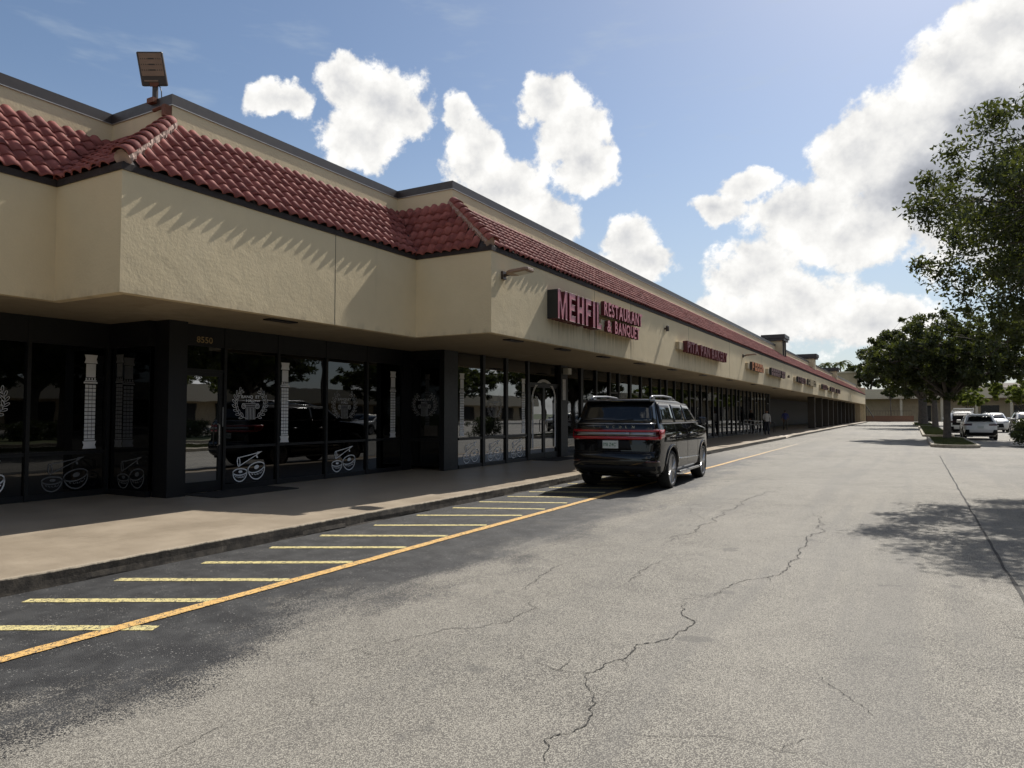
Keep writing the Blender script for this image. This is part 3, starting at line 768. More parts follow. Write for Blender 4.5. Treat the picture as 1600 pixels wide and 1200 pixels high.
# ================================================================ lettering and decals
_dg = None
def text_geo(s, bold=0.0, depth=0.0):
    """outline letters of unit cap height as vertices and faces"""
    cu = bpy.data.curves.new('t', 'FONT'); cu.body = s; cu.size = 1.0; cu.offset = bold; cu.extrude = depth; cu.resolution_u = 3
    ob = bpy.data.objects.new('t', cu); COL.objects.link(ob)
    dg = bpy.context.evaluated_depsgraph_get(); dg.update()
    ev = ob.evaluated_get(dg); me = ev.to_mesh()
    v = [tuple(q.co) for q in me.vertices]; f = [tuple(p.vertices) for p in me.polygons]; n = [tuple(p.normal) for p in me.polygons]
    ev.to_mesh_clear(); bpy.data.objects.remove(ob, do_unlink=True); bpy.data.curves.remove(cu)
    return v, f, n
_ttl = {}
def glyph(ch, bold, depth):
    key = (ch, bold, depth)
    if key not in _ttl: _ttl[key] = text_geo(ch, bold, depth)
    return _ttl[key]

class D2:
    """flat artwork, later laid on a pane"""
    def __init__(self): self.v = []; self.f = []
    def poly(self, pts):
        b = len(self.v); self.v += list(pts); self.f.append(tuple(range(b, b + len(pts)))); return self
    def stroke(self, pts, w, closed=False):
        n = len(pts); L = []
        for i in range(n):
            a = Vector(pts[(i - 1) % n] if closed else pts[max(0, i - 1)]); b = Vector(pts[(i + 1) % n] if closed else pts[min(n - 1, i + 1)])
            t = (b - a).normalized(); nn = Vector((-t.y, t.x)) * w / 2; q = Vector(pts[i])
            L.append((tuple(q + nn), tuple(q - nn)))
        R_ = list(zip(L, L[1:])) + ([(L[-1], L[0])] if closed else [])
        for (a, b), (c, d) in R_: self.poly([b, d, c, a])
        return self
    def ell(self, cx, cy, rx, ry, w=None, rot=0.0, n=20, a0=0, a1=2 * math.pi):
        full = abs(a1 - a0 - 2 * math.pi) < 1e-6
        P = []
        for k in range(n if full else n + 1):
            t = a0 + (a1 - a0) * k / n; x, y = rx * math.cos(t), ry * math.sin(t)
            P.append((cx + x * math.cos(rot) - y * math.sin(rot), cy + x * math.sin(rot) + y * math.cos(rot)))
        return self.poly(P) if w is None else self.stroke(P, w, full)
    def rect(self, x0, x1, y0, y1): return self.poly([(x0, y0), (x1, y0), (x1, y1), (x0, y1)])
    def text(self, s, cx, y, h, wid, bold=0.0):
        v, f, _ = text_geo(s, bold)
        xs = [q[0] for q in v]; ys_ = [q[1] for q in v]; w = max(xs) - min(xs); hh = 0.69
        b = len(self.v)
        self.v += [(cx - wid / 2 + (q[0] - min(xs)) / w * wid, y + q[1] / hh * h) for q in v]
        self.f += [tuple(b + i for i in q) for q in f]
        return self
    def lay(self, name, mat, parent, axis, plane, a0, b0, sx=1.0, sy=1.0):
        """axis 'x': pane faces +X at x = plane; axis 'y': pane faces -Y at y = plane"""
        if axis == 'x': V = [(plane + 0.006, a0 + sx * p[0], b0 + sy * p[1]) for p in self.v]
        else: V = [(a0 + sx * p[0], plane - 0.006, b0 + sy * p[1]) for p in self.v]
        me = bpy.data.meshes.new(name); me.from_pydata(V, [], self.f); me.materials.append(mat); me.update()
        return link(name, me, parent)
def art_wreath(word):
    d = D2()                                             # 0.8 wide, 0.68 tall, centred
    for s in (-1, 1):
        arc = [(s * 0.36 * math.sin(R(t)), -0.02 - 0.31 * math.cos(R(t)) + 0.02) for t in range(14, 152, 15)]
        d.stroke(arc, 0.006)
        for i in range(1, len(arc) - 1):
            x, y = arc[i]; t = Vector(arc[i + 1]) - Vector(arc[i - 1]); a = math.atan2(t.y, t.x)
            for sd in (-1, 1):
                r2 = a + sd * R(38)
                d.ell(x + 0.05 * math.cos(r2), y + 0.05 * math.sin(r2), 0.05, 0.019, 0.007, r2, 10)
    d.text(word, 0, 0.10, 0.055, 0.44, 0.012); d.text('HALL', 0, 0.025, 0.055, 0.22, 0.012)
    d.stroke([(-0.2, -0.01), (0.2, -0.01)], 0.009); d.stroke([(-0.15, -0.045), (0.15, -0.045)], 0.007)
    for s in (-1, 1):
        d.ell(s * 0.165, -0.06, 0.045, 0.045, 0.010); d.ell(s * 0.165, -0.06, 0.02, 0.02, 0.008)
    d.stroke([(-0.12, -0.075), (0.12, -0.075)], 0.007)
    for k in range(7): d.stroke([(-0.105 + 0.035 * k, -0.09), (-0.105 + 0.035 * k, -0.32)], 0.009)
    return d
def art_tabla():
    d = D2()                                             # 0.84 wide, 0.56 tall from lower left
    def drum(cx, cy, rx, ry, h, tilt):
        d.ell(cx, cy, rx, ry, 0.022, tilt, 24)
        d.ell(cx + .01, cy + .005, rx * 0.30, ry * 0.42, None, tilt, 14)
        bowl = []
        for k in range(13):
            t = math.pi + math.pi * k / 12; x, y = rx * math.cos(t), h * math.sin(t)
            bowl.append((cx + x * math.cos(tilt) - y * math.sin(tilt), cy + x * math.sin(tilt) + y * math.cos(tilt)))
        d.stroke(bowl, 0.022)
        for k in range(5):
            x = rx * (-0.66 + 0.33 * k); y0 = -ry * (1 - (x / rx) ** 2) ** .5 - 0.025; y1 = -h * 0.80 * (1 - (x / rx) ** 2) ** .5
            rot = lambda X, Y: (cx + X * math.cos(tilt) - Y * math.sin(tilt), cy + X * math.sin(tilt) + Y * math.cos(tilt))
            d.stroke([rot(x, y0), rot(x * 0.86 + .012, (y0 + y1) / 2)], 0.014)
            if k in (1, 2, 3): d.stroke([rot(x + .045, y0 - .01), rot(x * 0.8 + .03, (y0 + y1) / 2)], 0.012)
    drum(0.19, 0.205, 0.165, 0.062, 0.185, R(0)); drum(0.58, 0.27, 0.205, 0.095, 0.235, R(12))
    d.ell(0.155, 0.40, 0.03, 0.085, 0.02, R(5))
    d.stroke([(0.17, 0.485), (0.40, 0.52), (0.60, 0.555)], 0.018); d.stroke([(0.18, 0.325), (0.40, 0.43), (0.58, 0.515)], 0.018)
    d.poly([(0.57, 0.50), (0.66, 0.55), (0.73, 0.585), (0.60, 0.575)]); d.poly([(0.57, 0.51), (0.61, 0.50), (0.62, 0.45), (0.58, 0.46)])
    return d
def art_column():
    d = D2(); W = 0.24; H = 1.66                          # tall latticed pillar
    def block(z0, z1, w):
        d.poly([(-w / 2, z0), (w / 2, z0), (w / 2 * 0.82, (z0 + z1) / 2), (w / 2, z1), (-w / 2, z1), (-w / 2 * 0.82, (z0 + z1) / 2)])
    block(0, .13, W); d.rect(-.095, .095, .14, .17)
    nz = 14; z0 = .18; dz = (1.14 - z0) / nz
    for k in range(nz):
        for c in range(3):
            x0 = -.095 + c * .0645
            d.rect(x0, x0 + .058, z0 + k * dz, z0 + (k + 1) * dz - .012)
    d.rect(-.12, .12, 1.15, 1.18); d.rect(-.1, .1, 1.19, 1.21)
    for c in range(4): d.rect(-.09 + c * .05, -.062 + c * .05, 1.215, 1.25)
    d.poly([(-.085, 1.26), (.085, 1.26), (.085, 1.50), (-.085, 1.50)])
    block(1.51, H, W * .96)
    return d
wre, wre2, tab, colm = art_wreath('BANQUET'), art_wreath('BANQ  ET'), art_tabla(), art_column()
pB = [panes[('B', q)] for q in (9.07, 10.38, 11.76, 13.12)]
wre2.lay('wreath_decal', M['decal'], pB[0], 'x', GB, 9.70, 1.80, 1.02, 1.0)
tab.lay('drum_decal', M['decal'], pB[0], 'x', GB, 9.28, 0.26)
colm.lay('pillar_decal', M['decal'], pB[1], 'x', GB, 10.58, 1.00)
wre.lay('wreath_decal', M['thin_decal'], pB[2], 'x', GB, 12.37, 1.80)
tab.lay('drum_decal', M['decal'], pB[2], 'x', GB, 11.95, 0.26)
colm.lay('pillar_decal', M['decal'], pB[3], 'x', GB, 14.12, 1.00)
pA = panes[('A', 6.27)]
colm.lay('pillar_decal', M['decal'], pA, 'x', GA, 7.30, 0.98)
tab.lay('drum_decal', M['ghost_decal'], pA, 'x', GA, 6.5, 0.26)
wre.lay('wreath_decal', M['decal'], panes[('A', 4.95)], 'x', GA, 5.58, 1.80)
tab.lay('drum_decal', M['decal'], panes[('A', 4.95)], 'x', GA, 5.18, 0.26)
tab.lay('drum_decal', M['ghost_decal'], panes['AB'], 'y', G_AB, GA + .28, 0.26)
colm.lay('pillar_decal', M['ghost_decal'], panes['AB'], 'y', G_AB, GA + .30, 1.0)
wre.lay('wreath_decal', M['thin_decal'], panes['BC'], 'y', G_BC, -10.95, 1.83, .95, .95)
D2().rect(0, .42, 0, .27).lay('paper_notice', M['column'], panes['BC'], 'y', G_BC, -10.95, 1.02)
pC = [panes[('C', q)] for q in (15.45, 16.73, 18.01)]
colm.lay('pillar_decal', M['decal'], pC[0], 'x', GC, 15.68, 1.00)
colm.lay('pillar_decal', M['decal'], pC[2], 'x', GC, 19.08, 1.00)
wre.lay('wreath_decal', M['thin_decal'], pC[1], 'x', GC, 17.37, 1.80)
for q, a in zip(pC, (15.72, 16.95, 18.28)): tab.lay('drum_decal', M['decal'], q, 'x', GC, a, 0.26)
arch = D2()
for s in (-1, 1): arch.rect(s * .80 - .05, s * .80 + .05, 0, 1.45); arch.rect(s * .80 - .08, s * .80 + .08, 1.45, 1.53)
arch.ell(0, 1.53, .82, .62, .09, 0, 24, 0, math.pi)
arch.lay('arch_decal', M['thin_decal'], mall, 'x', GC + .022, 20.45, 0.5)
# small things on the shopfront
D2().text('8550', 0, 0, 0.11, 0.34, 0.01).lay('address_number', M['gold'], mall, 'x', GB + .042, 8.60, 2.90)
part(MB().box(GB + .03, GB + .036, 9.03, 9.08, 1.35, 1.72), 'door_sticker', M['thin_decal'])
part(MB().box(GC + .125, GC + .133, 21.62, 21.86, 2.05, 2.75), 'wall_notice', M['thin_decal'])
part(MB().box(GC + .13, GC + .32, 21.66, 21.92, 2.92, 3.12), 'speaker_box', M['blind'])
cw = D2(); cw.text('coffee', 0, 0, .10, .55, .01)

# ---- signs
M['red_face'] = plain('faded_red_acrylic', (0.58, 0.17, 0.20), 0.4, var=0.12)
M['red_return'] = plain('dark_red_return', (0.10, 0.012, 0.016), 0.5)
M['red_face2'] = plain('dull_red_acrylic', (0.15, 0.016, 0.024), 0.4, var=0.15)
M['black_return'] = plain('black_return', (0.02, 0.02, 0.018), 0.6)
M['raceway'] = plain('beige_raceway', (0.45, 0.37, 0.25), 0.7)
M['orange_face'] = plain('orange_acrylic', (0.48, 0.16, 0.05), 0.4)
M['maroon_face'] = plain('maroon_acrylic', (0.10, 0.02, 0.022), 0.4)
M['cream_face'] = plain('cream_acrylic', (0.42, 0.33, 0.2), 0.4)
def letters(parent, text, y0, y1, z0, z1, xf, depth, faces, returns, bold=0.035, gap=0.10):
    """channel letters: faces at x = xf, returns running back by depth; children of the sign"""
    n = len(text); gl = []
    for ch in text:
        if ch == ' ': gl.append(None); continue
        v, f, nn = glyph(ch, bold, 0.5); xs = [q[0] for q in v]; ys_ = [q[1] for q in v]
        gl.append((v, f, nn, min(xs), max(xs), min(ys_), max(ys_)))
    cap = 0.70
    ws = [0.32 if g is None else (g[4] - g[3]) for g in gl]
    tot = sum(ws) + gap * (n - 1); sc = (y1 - y0) / tot; y = y0
    for ch, g, w in zip(text, gl, ws):
        if g is not None:
            v, f, nn = g[:3]; h = max(g[6] - 0.0, .5); lo = g[5]
            V = []
            for q in v:
                zz = z0 + (q[1] - lo) / (g[6] - lo) * (z1 - z0)
                V.append((xf - depth * (0.5 - q[2]) , y + (q[0] - g[3]) * sc, zz))
            me = bpy.data.meshes.new('letter'); me.from_pydata(V, [], f); me.materials.append(returns); me.materials.append(faces)
            me.polygons.foreach_set('material_index', [1 if q[2] > 0.9 else 0 for q in nn]); me.update()
            link('letter', me, parent)
        y += (w + gap) * sc
s1 = empty('letter_sign', (FC, 17.3, 3.75), world_children=True)
tag(s1, 'red letter sign reading MEHFIL RESTAURANT & BANQUET on the beige fascia', 'sign')
BLOCK = {'M': [[(0, 0), (.22, 0), (.22, .60), (.41, .0), (.59, .0), (.78, .60), (.78, 0), (1, 0), (1, 1), (.74, 1), (.5, .36), (.26, 1), (0, 1)]],
         'E': [[(0, 0), (1, 0), (1, .20), (.40, .20), (.40, .40), (.90, .40), (.90, .60), (.40, .60), (.40, .80), (1, .80), (1, 1), (0, 1)]],
         'H': [[(0, 0), (.35, 0), (.35, .40), (.65, .40), (.65, 0), (1, 0), (1, 1), (.65, 1), (.65, .60), (.35, .60), (.35, 1), (0, 1)]],
         'F': [[(0, 0), (.40, 0), (.40, .39), (.90, .39), (.90, .59), (.40, .59), (.40, .80), (1, .80), (1, 1), (0, 1)]],
         'I': [[(0, 0), (1, 0), (1, 1), (0, 1)]],
         'L': [[(0, 0), (1, 0), (1, .20), (.42, .20), (.42, 1), (0, 1)]]}
def block_word(parent, word, widths, y0, y1, gap, z0, z1, xf, depth):
    sc = (y1 - y0 - gap * (len(word) - 1)) / sum(widths); y = y0
    for ch, w in zip(word, widths):
        P = [(y + a * w * sc, z0 + b * (z1 - z0)) for a, b in BLOCK[ch][0]]; n = len(P)
        V = [(xf, a, b) for a, b in P] + [(xf - depth, a, b) for a, b in P]
        F = [tuple(range(n)), tuple(range(2 * n - 1, n - 1, -1))] + [(i, n + i, n + (i + 1) % n, (i + 1) % n) for i in range(n)]
        me = bpy.data.meshes.new('letter'); me.from_pydata(V, [], F); me.materials.append(M['black_return']); me.materials.append(M['red_face']); me.materials.append(M['red_return'])
        me.polygons.foreach_set('material_index', [1, 0] + [0 if (ch == 'M' and i == n - 1) else 2 for i in range(n)]); me.update()
        o = link('letter', me, parent)
        T2 = MB()
        for i in range(n):      # raised trim cap round the face
            a, b = P[i], P[(i + 1) % n]; T2.tube([(xf + .002, *a), (xf + .002, *b)], .006, 4)
        T2.build('trim_cap', M['red_return'], o)
        y += w * sc + gap
block_word(s1, 'MEHFIL', [1.25, .86, 1.0, .84, .36, .76], 14.42, 17.02, .10, 3.76, 4.42, -6.93, .27)
letters(s1, 'RESTAURANT', 17.22, 20.2, 4.16, 4.53, -6.93, 0.10, M['red_face'], M['red_return'], 0.022, 0.11)
letters(s1, '&', 17.42, 17.72, 3.75, 4.06, -6.93, 0.10, M['red_face'], M['red_return'], 0.022, 0.11)
letters(s1, 'BANQUET', 17.98, 19.95, 3.75, 4.09, -6.93, 0.10, M['red_face'], M['red_return'], 0.022, 0.11)
MB().box(FC, -7.03, 17.06, 20.1, 4.18, 4.50).build('raceway', M['raceway'], s1)
MB().box(FC, -7.03, 17.22, 19.9, 3.78, 4.06).build('raceway', M['raceway'], s1)
s2 = empty('letter_sign', (FC, 28, 3.8), world_children=True)
tag(s2, 'dark red letter sign reading PITA PAN BAKERY further along the fascia', 'sign')
letters(s2, 'PITA PAN BAKERY', 25.0, 31.25, 3.79, 4.19, -6.90, 0.18, M['red_face2'], M['red_return'], 0.03, 0.10)
MB().box(FC, -7.06, 24.5, 31.0, 3.86, 4.12).build('raceway', M['raceway'], s2)
def block_sign(y0, y1, z0, z1, n, face, ret, label, seed):
    """a sign too far off to read: uneven upright letter bars on a raceway"""
    r = random.Random(seed); o = empty('letter_sign', (FC, (y0 + y1) / 2, z0), world_children=True); tag(o, label, 'sign', 'signs far along the fascia')
    MB().box(FC, -7.06, y0 - .4, y1 - .1, z0 + .06, z1 - .08).build('raceway', M['raceway'], o)
    w = (y1 - y0) / n
    for k in range(n):
        a = y0 + k * w; b = a + w * 0.86; mb = MB(); xf = -6.93; d = .13; t = w * .24
        mb.box(xf - d, xf, a, a + t, z0, z1)
        kind = r.randrange(4)
        if kind != 3: mb.box(xf - d, xf, a + t, b - t, z1 - t, z1 - .002)
        if kind != 1: mb.box(xf - d, xf, a + t, b - t, z0 + .002, z0 + t)
        if kind in (0, 2): mb.box(xf - d, xf, b - t, b, z0, z1)
        else: mb.box(xf - d, xf, a + t, b - t, (z0 + z1) / 2 - t / 2, (z0 + z1) / 2 + t / 2)
        me = mb.mesh('letter', [ret, face]); me.polygons.foreach_set('material_index', [1 if p.normal.x > .9 else 0 for p in me.polygons])
        link('letter', me, o)
block_sign(36.9, 40.3, 3.78, 4.2, 5, M['orange_face'], M['coping'], 'small orange letter sign after the bakery sign', 1)
block_sign(42.5, 47.7, 3.8, 4.22, 7, M['maroon_face'], M['black_return'], 'dark maroon letter sign just beyond the small orange sign', 2)
block_sign(53.4, 57.6, 3.8, 4.22, 5, M['maroon_face'], M['black_return'], 'short maroon letter sign to the left of a pale one', 3)
block_sign(59.2, 64.7, 3.8, 4.3, 5, M['cream_face'], M['coping'], 'pale cream letter sign far along the fascia', 4)
block_sign(69.1, 74.1, 3.8, 4.24, 4, M['maroon_face'], M['black_return'], 'dark red letter sign above the first arcade columns', 5)
block_sign(76.6, 81, 3.8, 4.24, 4, M['maroon_face'], M['black_return'], 'second last dark letter sign at the far end', 6)
block_sign(83, 87.4, 3.8, 4.24, 4, M['maroon_face'], M['black_return'], 'last dark letter sign at the far end of the fascia', 7)

# ---- lamps on the building
M['lamp_bronze'] = plain('bronze_lamp_housing', (0.055, 0.036, 0.026), 0.45)
M['lamp_panel'] = plain('tan_led_panel', (0.25, 0.155, 0.10), 0.4)
M['lamp_dark'] = plain('dark_led_slots', (0.03, 0.02, 0.016), 0.5)
M['rust'] = plain('rusty_bracket', (0.17, 0.06, 0.03), 0.8)
def floodlight():
    o = empty('floodlight', (-10.66, 7.06, ZP)); tag(o, 'bronze floodlight standing up from the parapet corner', 'floodlight')
    tilt = Matrix.Translation((0, 0.0, 0.24)) @ Matrix.Scale(0.74, 4) @ Matrix.Rotation(R(48), 4, 'Z') @ Matrix.Rotation(R(-9), 4, 'Y') @ Matrix.Rotation(R(14), 4, 'X')
    def place(mb, name, mat, par=o): 
        mb.v = [tuple(tilt @ Vector(q)) for q in mb.v]; return mb.build(name, mat, par)
    h = place(MB().prism([(-.27, -.02), (-.25, -.06), (.25, -.06), (.27, -.02), (.24, .05), (-.24, .05)], 0, .70), 'housing', M['lamp_bronze'])
    bevel(h, .02)
    place(MB().box(-.225, .225, -.068, -.061, .20, .665), 'led_panel', M['lamp_panel'], h)
    for r_ in range(3):
        z = .31 + r_ * .115
        place(MB().box(-.055, .055, -.073, -.0685, z, z + .022), 'led_slot', M['lamp_dark'], h)
        for c in range(10):
            if 3 < c < 6: continue
            place(MB().box(-.205 + c * .043, -.19 + c * .043, -.073, -.0685, z, z + .02), 'led_slot', M['lamp_dark'], h)
    place(MB().box(-.2, .08, -.072, -.061, .085, .115), 'name_strip', M['lamp_panel'], h)
    place(MB().box(-.10, .08, -.075, -.061, -.02, .065), 'knuckle', M['rust'], h)
    MB().tube([(0, 0, -.05), (0, 0, .27)], .045, 10).build('pole', M['lamp_bronze'], o)
    MB().tube([(.03, 0, .22), (.10, 0, .24), (.16, 0, .12), (.17, 0, .0)], .009, 6).build('cable', M['black_metal'], o)
    MB().box(-.07, .09, -.10, .05, -.07, .012).build('base_plate', M['rust'], o)
    MB().tube([(.10, -.09, -.22), (.30, -.09, -.21), (.44, -.09, -.26)], .03, 6).build('conduit', M['rust'], o)
    MB().box(.38, .46, -.14, -.02, -.38, -.20).build('junction_box', M['rust'], o)
floodlight()
def wall_light(y, z, label):
    o = empty('wall_light', (FC, y, z)); tag(o, label, 'wall light', 'flat wall lights on the fascia')
    MB().box(0, .05, -.07, .07, -.08, .08).build('back_plate', M['lamp_bronze'], o)
    MB().tube([(.04, 0, 0), (.16, 0, .02)], .035, 8).build('arm', M['lamp_bronze'], o)
    a = R(10); hd = MB().prism([(.14, -.10), (.26, -.19), (.62, -.17), (.66, -.12), (.66, .12), (.62, .17), (.26, .19), (.14, .10)], -.02, .045)
    hd.v = [(x * math.cos(a) - zz * math.sin(a), yy, x * math.sin(a) * .5 + zz) for x, yy, zz in hd.v]
    h = bevel(hd.build('head', M['lamp_panel'], o), .012)
    pn = MB().box(.32, .58, -.12, .12, -.03, -.021); pn.v = [(x * math.cos(a) - zz * math.sin(a), yy, x * math.sin(a) * .5 + zz) for x, yy, zz in pn.v]
    pn.build('lens', M['blind'], h)
wall_light(12.40, 4.40, 'flat wall light on the fascia left of the MEHFIL letters')
wall_light(35.9, 4.42, 'flat wall light on the fascia beyond the bakery sign')
def sensor(y, z, label):
    o = empty('photocell', (FC, y, z)); tag(o, label, 'sensor', 'small sensors on the fascia')
    MB().tube([(0, 0, 0), (.10, 0, 0)], .035, 8).build('stem', M['lamp_bronze'], o)
    MB().tube([(.10, 0, -.09), (.10, 0, .07), (.10, 0, .10)], [.055, .055, .03], 12).build('eye', M['lamp_bronze'], o)
sensor(23.25, 4.45, 'small dark sensor on the fascia between the two red signs')
sensor(50.2, 4.05, 'small dark sensor on the fascia after the maroon sign')
def mat_on_walk(x0, x1, y0, y1, label):
    o = MB().box(x0, x1, y0, y1, ZG + .002, ZG + .016).build('door_mat', M['black_rubber']); bevel(o, .004); tag(o, label, 'mat', 'door mats')
M['black_rubber'] = plain('black_rubber_mat', (0.022, 0.021, 0.02), 0.9, bump=0.6, bscale=180)
mat_on_walk(GB + .15, GB + 1.05, 8.15, 10.0, 'black rubber mat on the walk before the single glass door')
mat_on_walk(GC + .1, GC + .95, 19.5, 21.4, 'black rubber mat before the double glass doors')

# ================================================================ vehicles
def carpaint(name, col, rough=0.25, metal=0.3, dust_amt=0.22):
    m, T, b = material(name)
    tc = T.node('ShaderNodeTexCoord').outputs['Object']
    z = T.sep(tc)[2]
    dust = T.math('MULTIPLY', T.ramp(z, 0.25, 1.0, dust_amt, 0.01), T.ramp(T.noise(tc, 5, 6, 0.7), 0.3, 0.7, 0.5, 1.0))
    T.put(b.inputs['Base Color'], T.mix(dust, (*col, 1), (0.16, 0.14, 0.115)))
    b.inputs['Metallic'].default_value = metal; T.put(b.inputs['Roughness'], T.math('MULTIPLY_ADD', dust, 0.4, rough))
    b.inputs['Specular IOR Level'].default_value = 0.0 if col[0] < .05 else 0.4; b.inputs['Coat Weight'].default_value = 0.9; T.put(b.inputs['Coat Roughness'], T.math('MULTIPLY_ADD', dust, 0.5, 0.03))
    return m
M['car_black'] = carpaint('black_car_paint', (0.004, 0.004, 0.005), 0.4, 0.0, 0.07)
M['car_white'] = carpaint('white_car_paint', (0.72, 0.72, 0.71), 0.35, 0.0)
M['car_silver'] = carpaint('champagne_car_paint', (0.42, 0.40, 0.35), 0.35, 0.4)
def carglass():
    m, T, b = material('privacy_glass')
    b.inputs['Base Color'].default_value = (0.008, 0.009, 0.010, 1); b.inputs['Roughness'].default_value = 0.03; b.inputs['Specular IOR Level'].default_value = 0.6
    return m
M['car_glass'] = carglass()
M['chrome'] = plain('bright_chrome', (0.65, 0.65, 0.66), 0.12, 1.0, var=0.03)
M['satin'] = plain('satin_chrome', (0.30, 0.30, 0.31), 0.32, 1.0, var=0.03)
M['alloy'] = plain('alloy_rim', (0.34, 0.34, 0.35), 0.3, 0.9, var=0.05)
M['tyre'] = plain('tyre_rubber', (0.016, 0.016, 0.016), 0.85)
M['trim_black'] = plain('black_plastic', (0.012, 0.012, 0.013), 0.6, spec=0.15)
M['red_lens'] = plain('red_tail_lens', (0.34, 0.006, 0.012), 0.12, var=0.05, coat=0.6)
M['dark_lens'] = plain('dark_red_lens', (0.05, 0.003, 0.005), 0.12, var=0.05, coat=0.6)
M['plate'] = plain('number_plate', (0.55, 0.58, 0.55), 0.5, var=0.05)
M['plate_ink'] = plain('number_plate_ink', (0.05, 0.16, 0.08), 0.5)
M['clear_lens'] = plain('headlamp_lens', (0.55, 0.56, 0.58), 0.08, 0.3, var=0.1)

class Body:
    """car shell from level lines: (z, rear y, front y, half width, rear corner radius, front corner radius)"""
    def __init__(self, levels, taper=0.05):
        self.lv = levels; self.tp = taper; self.zs = [q[0] for q in levels]
    def at(self, z):
        return [float(np.interp(z, self.zs, [q[i] for q in self.lv])) for i in range(1, 6)]
    def wid(self, z, y):
        yr, yf, w = self.at(z)[:3]; c = (self.lv[0][1] + self.lv[0][2]) / 2; t = abs(y - c) / ((self.lv[0][2] - self.lv[0][1]) / 2)
        return w * (1 - self.tp * min(1.2, t) ** 3)
    def rear(self, z, x):
        """y of the rear face at half position x"""
        yr, yf, w, rr, rf = self.at(z); w2 = self.wid(z, yr + rr); a = abs(x)
        bow = 0.05 * (a / w) ** 2
        if a <= w2 - rr: return yr + bow
        d = min(a - (w2 - rr), rr * 0.999); return yr + bow + rr - math.sqrt(rr * rr - d * d)
    def front(self, z, x):
        yr, yf, w, rr, rf = self.at(z); w2 = self.wid(z, yf - rf); a = abs(x); bow = 0.12 * (a / w) ** 2
        if a <= w2 - rf: return yf - bow
        d = min(a - (w2 - rf), rf * 0.999); return yf - bow - rf + math.sqrt(rf * rf - d * d)
    def outline(self, z, ns=14, nc=7, ne=9):
        yr, yf, w, rr, rf = self.at(z); P = []
        wr = self.wid(z, yr + rr); wf = self.wid(z, yf - rf)
        for k in range(ne): x = (wr - rr) * k / ne; P.append((x, self.rear(z, x)))
        for k in range(nc): a = (wr - rr) + rr * math.sin(math.pi / 2 * k / nc); P.append((a, self.rear(z, a)))
        ya, yb = self.rear(z, wr - 1e-4) , self.front(z, wf - 1e-4)
        for k in range(ns): y = ya + (yb - ya) * k / ns; P.append((self.wid(z, y), y))
        for k in range(nc): a = (wf - rf) + rf * math.cos(math.pi / 2 * k / nc); P.append((a, self.front(z, a)))
        for k in range(ne): x = (wf - rf) * (1 - k / ne); P.append((x, self.front(z, x)))
        P.append((0, self.front(z, 0)))
        return P + [(-x, y) for x, y in P[-2:0:-1]]
    def shell(self, wheels, wr, wdepth):
        zs = []
        for a, b in zip(self.zs, self.zs[1:]):
            n = max(1, int((b - a) / 0.06)); zs += [a + (b - a) * k / n for k in range(n)]
        zs.append(self.zs[-1])
        rings = [[(x, y, z) for x, y in self.outline(z)] for z in zs]
        mb = MB().rings(rings, cap=True); me = mb.mesh('b', M['trim_black'], True)
        bm = bmesh.new(); bm.from_mesh(me); bmesh.ops.recalc_face_normals(bm, faces=bm.faces); bm.to_mesh(me); bm.free()
        ob = bpy.data.objects.new('b', me); COL.objects.link(ob); cut = []
        for y, z in wheels:
            for s in (-1, 1):
                c = MB().lathe_x([(-wdepth, wr), (0.4, wr)] if s > 0 else [(-0.4, wr), (wdepth, wr)], s * 1.0, y, z, 28).mesh('c', M['trim_black'])
                b2 = bmesh.new(); b2.from_mesh(c); bmesh.ops.recalc_face_normals(b2, faces=b2.faces); b2.to_mesh(c); b2.free()
                co = bpy.data.objects.new('c', c); COL.objects.link(co); cut.append(co)
                md = ob.modifiers.new('k', 'BOOLEAN'); md.operation = 'DIFFERENCE'; md.object = co; md.solver = 'EXACT'
        dg = bpy.context.evaluated_depsgraph_get(); dg.update()
        new = bpy.data.meshes.new_from_object(ob.evaluated_get(dg))
        for q in cut + [ob]: bpy.data.objects.remove(q, do_unlink=True)
        return new
    # panels that follow the shell
    def sheet(self, P, off, mat, name, parent, thick=0.012):
        """P: grid [i][j] of (point, normal)"""
        n, m = len(P), len(P[0]); mb = MB()
        V = [tuple(Vector(p) + Vector(nn) * off) for r in P for p, nn in r] + [tuple(Vector(p) + Vector(nn) * (off - thick)) for r in P for p, nn in r]
        F = [(i * m + j, i * m + j + 1, (i + 1) * m + j + 1, (i + 1) * m + j) for i in range(n - 1) for j in range(m - 1)]
        loop = [j for j in range(m)] + [i * m + m - 1 for i in range(1, n)] + [(n - 1) * m + j for j in range(m - 2, -1, -1)] + [i * m for i in range(n - 2, 0, -1)]
        N = n * m
        F += [(a, b, N + b, N + a) for a, b in zip(loop, loop[1:] + loop[:1])]
        mb.add(V, F); return mb.build(name, mat, parent, True, True)
    def side_panel(self, s, quad, mat, name, parent, off=0.008, n=8, m=5):
        """quad: four (y, z) corners: rear-bottom, front-bottom, front-top, rear-top"""
        P = []
        for i in range(n + 1):
            u = i / n; row = []
            for j in range(m + 1):
                v = j / m; a = [quad[0][k] * (1 - u) + quad[1][k] * u for k in (0, 1)]; b = [quad[3][k] * (1 - u) + quad[2][k] * u for k in (0, 1)]
                y, z = a[0] * (1 - v) + b[0] * v, a[1] * (1 - v) + b[1] * v
                x = self.wid(z, y); dz = (self.wid(z + .02, y) - self.wid(z - .02, y)) / .04
                row.append(((s * x, y, z), Vector((s, 0, -dz)).normalized()))
            P.append(row)
        return self.sheet(P, off, mat, name, parent)
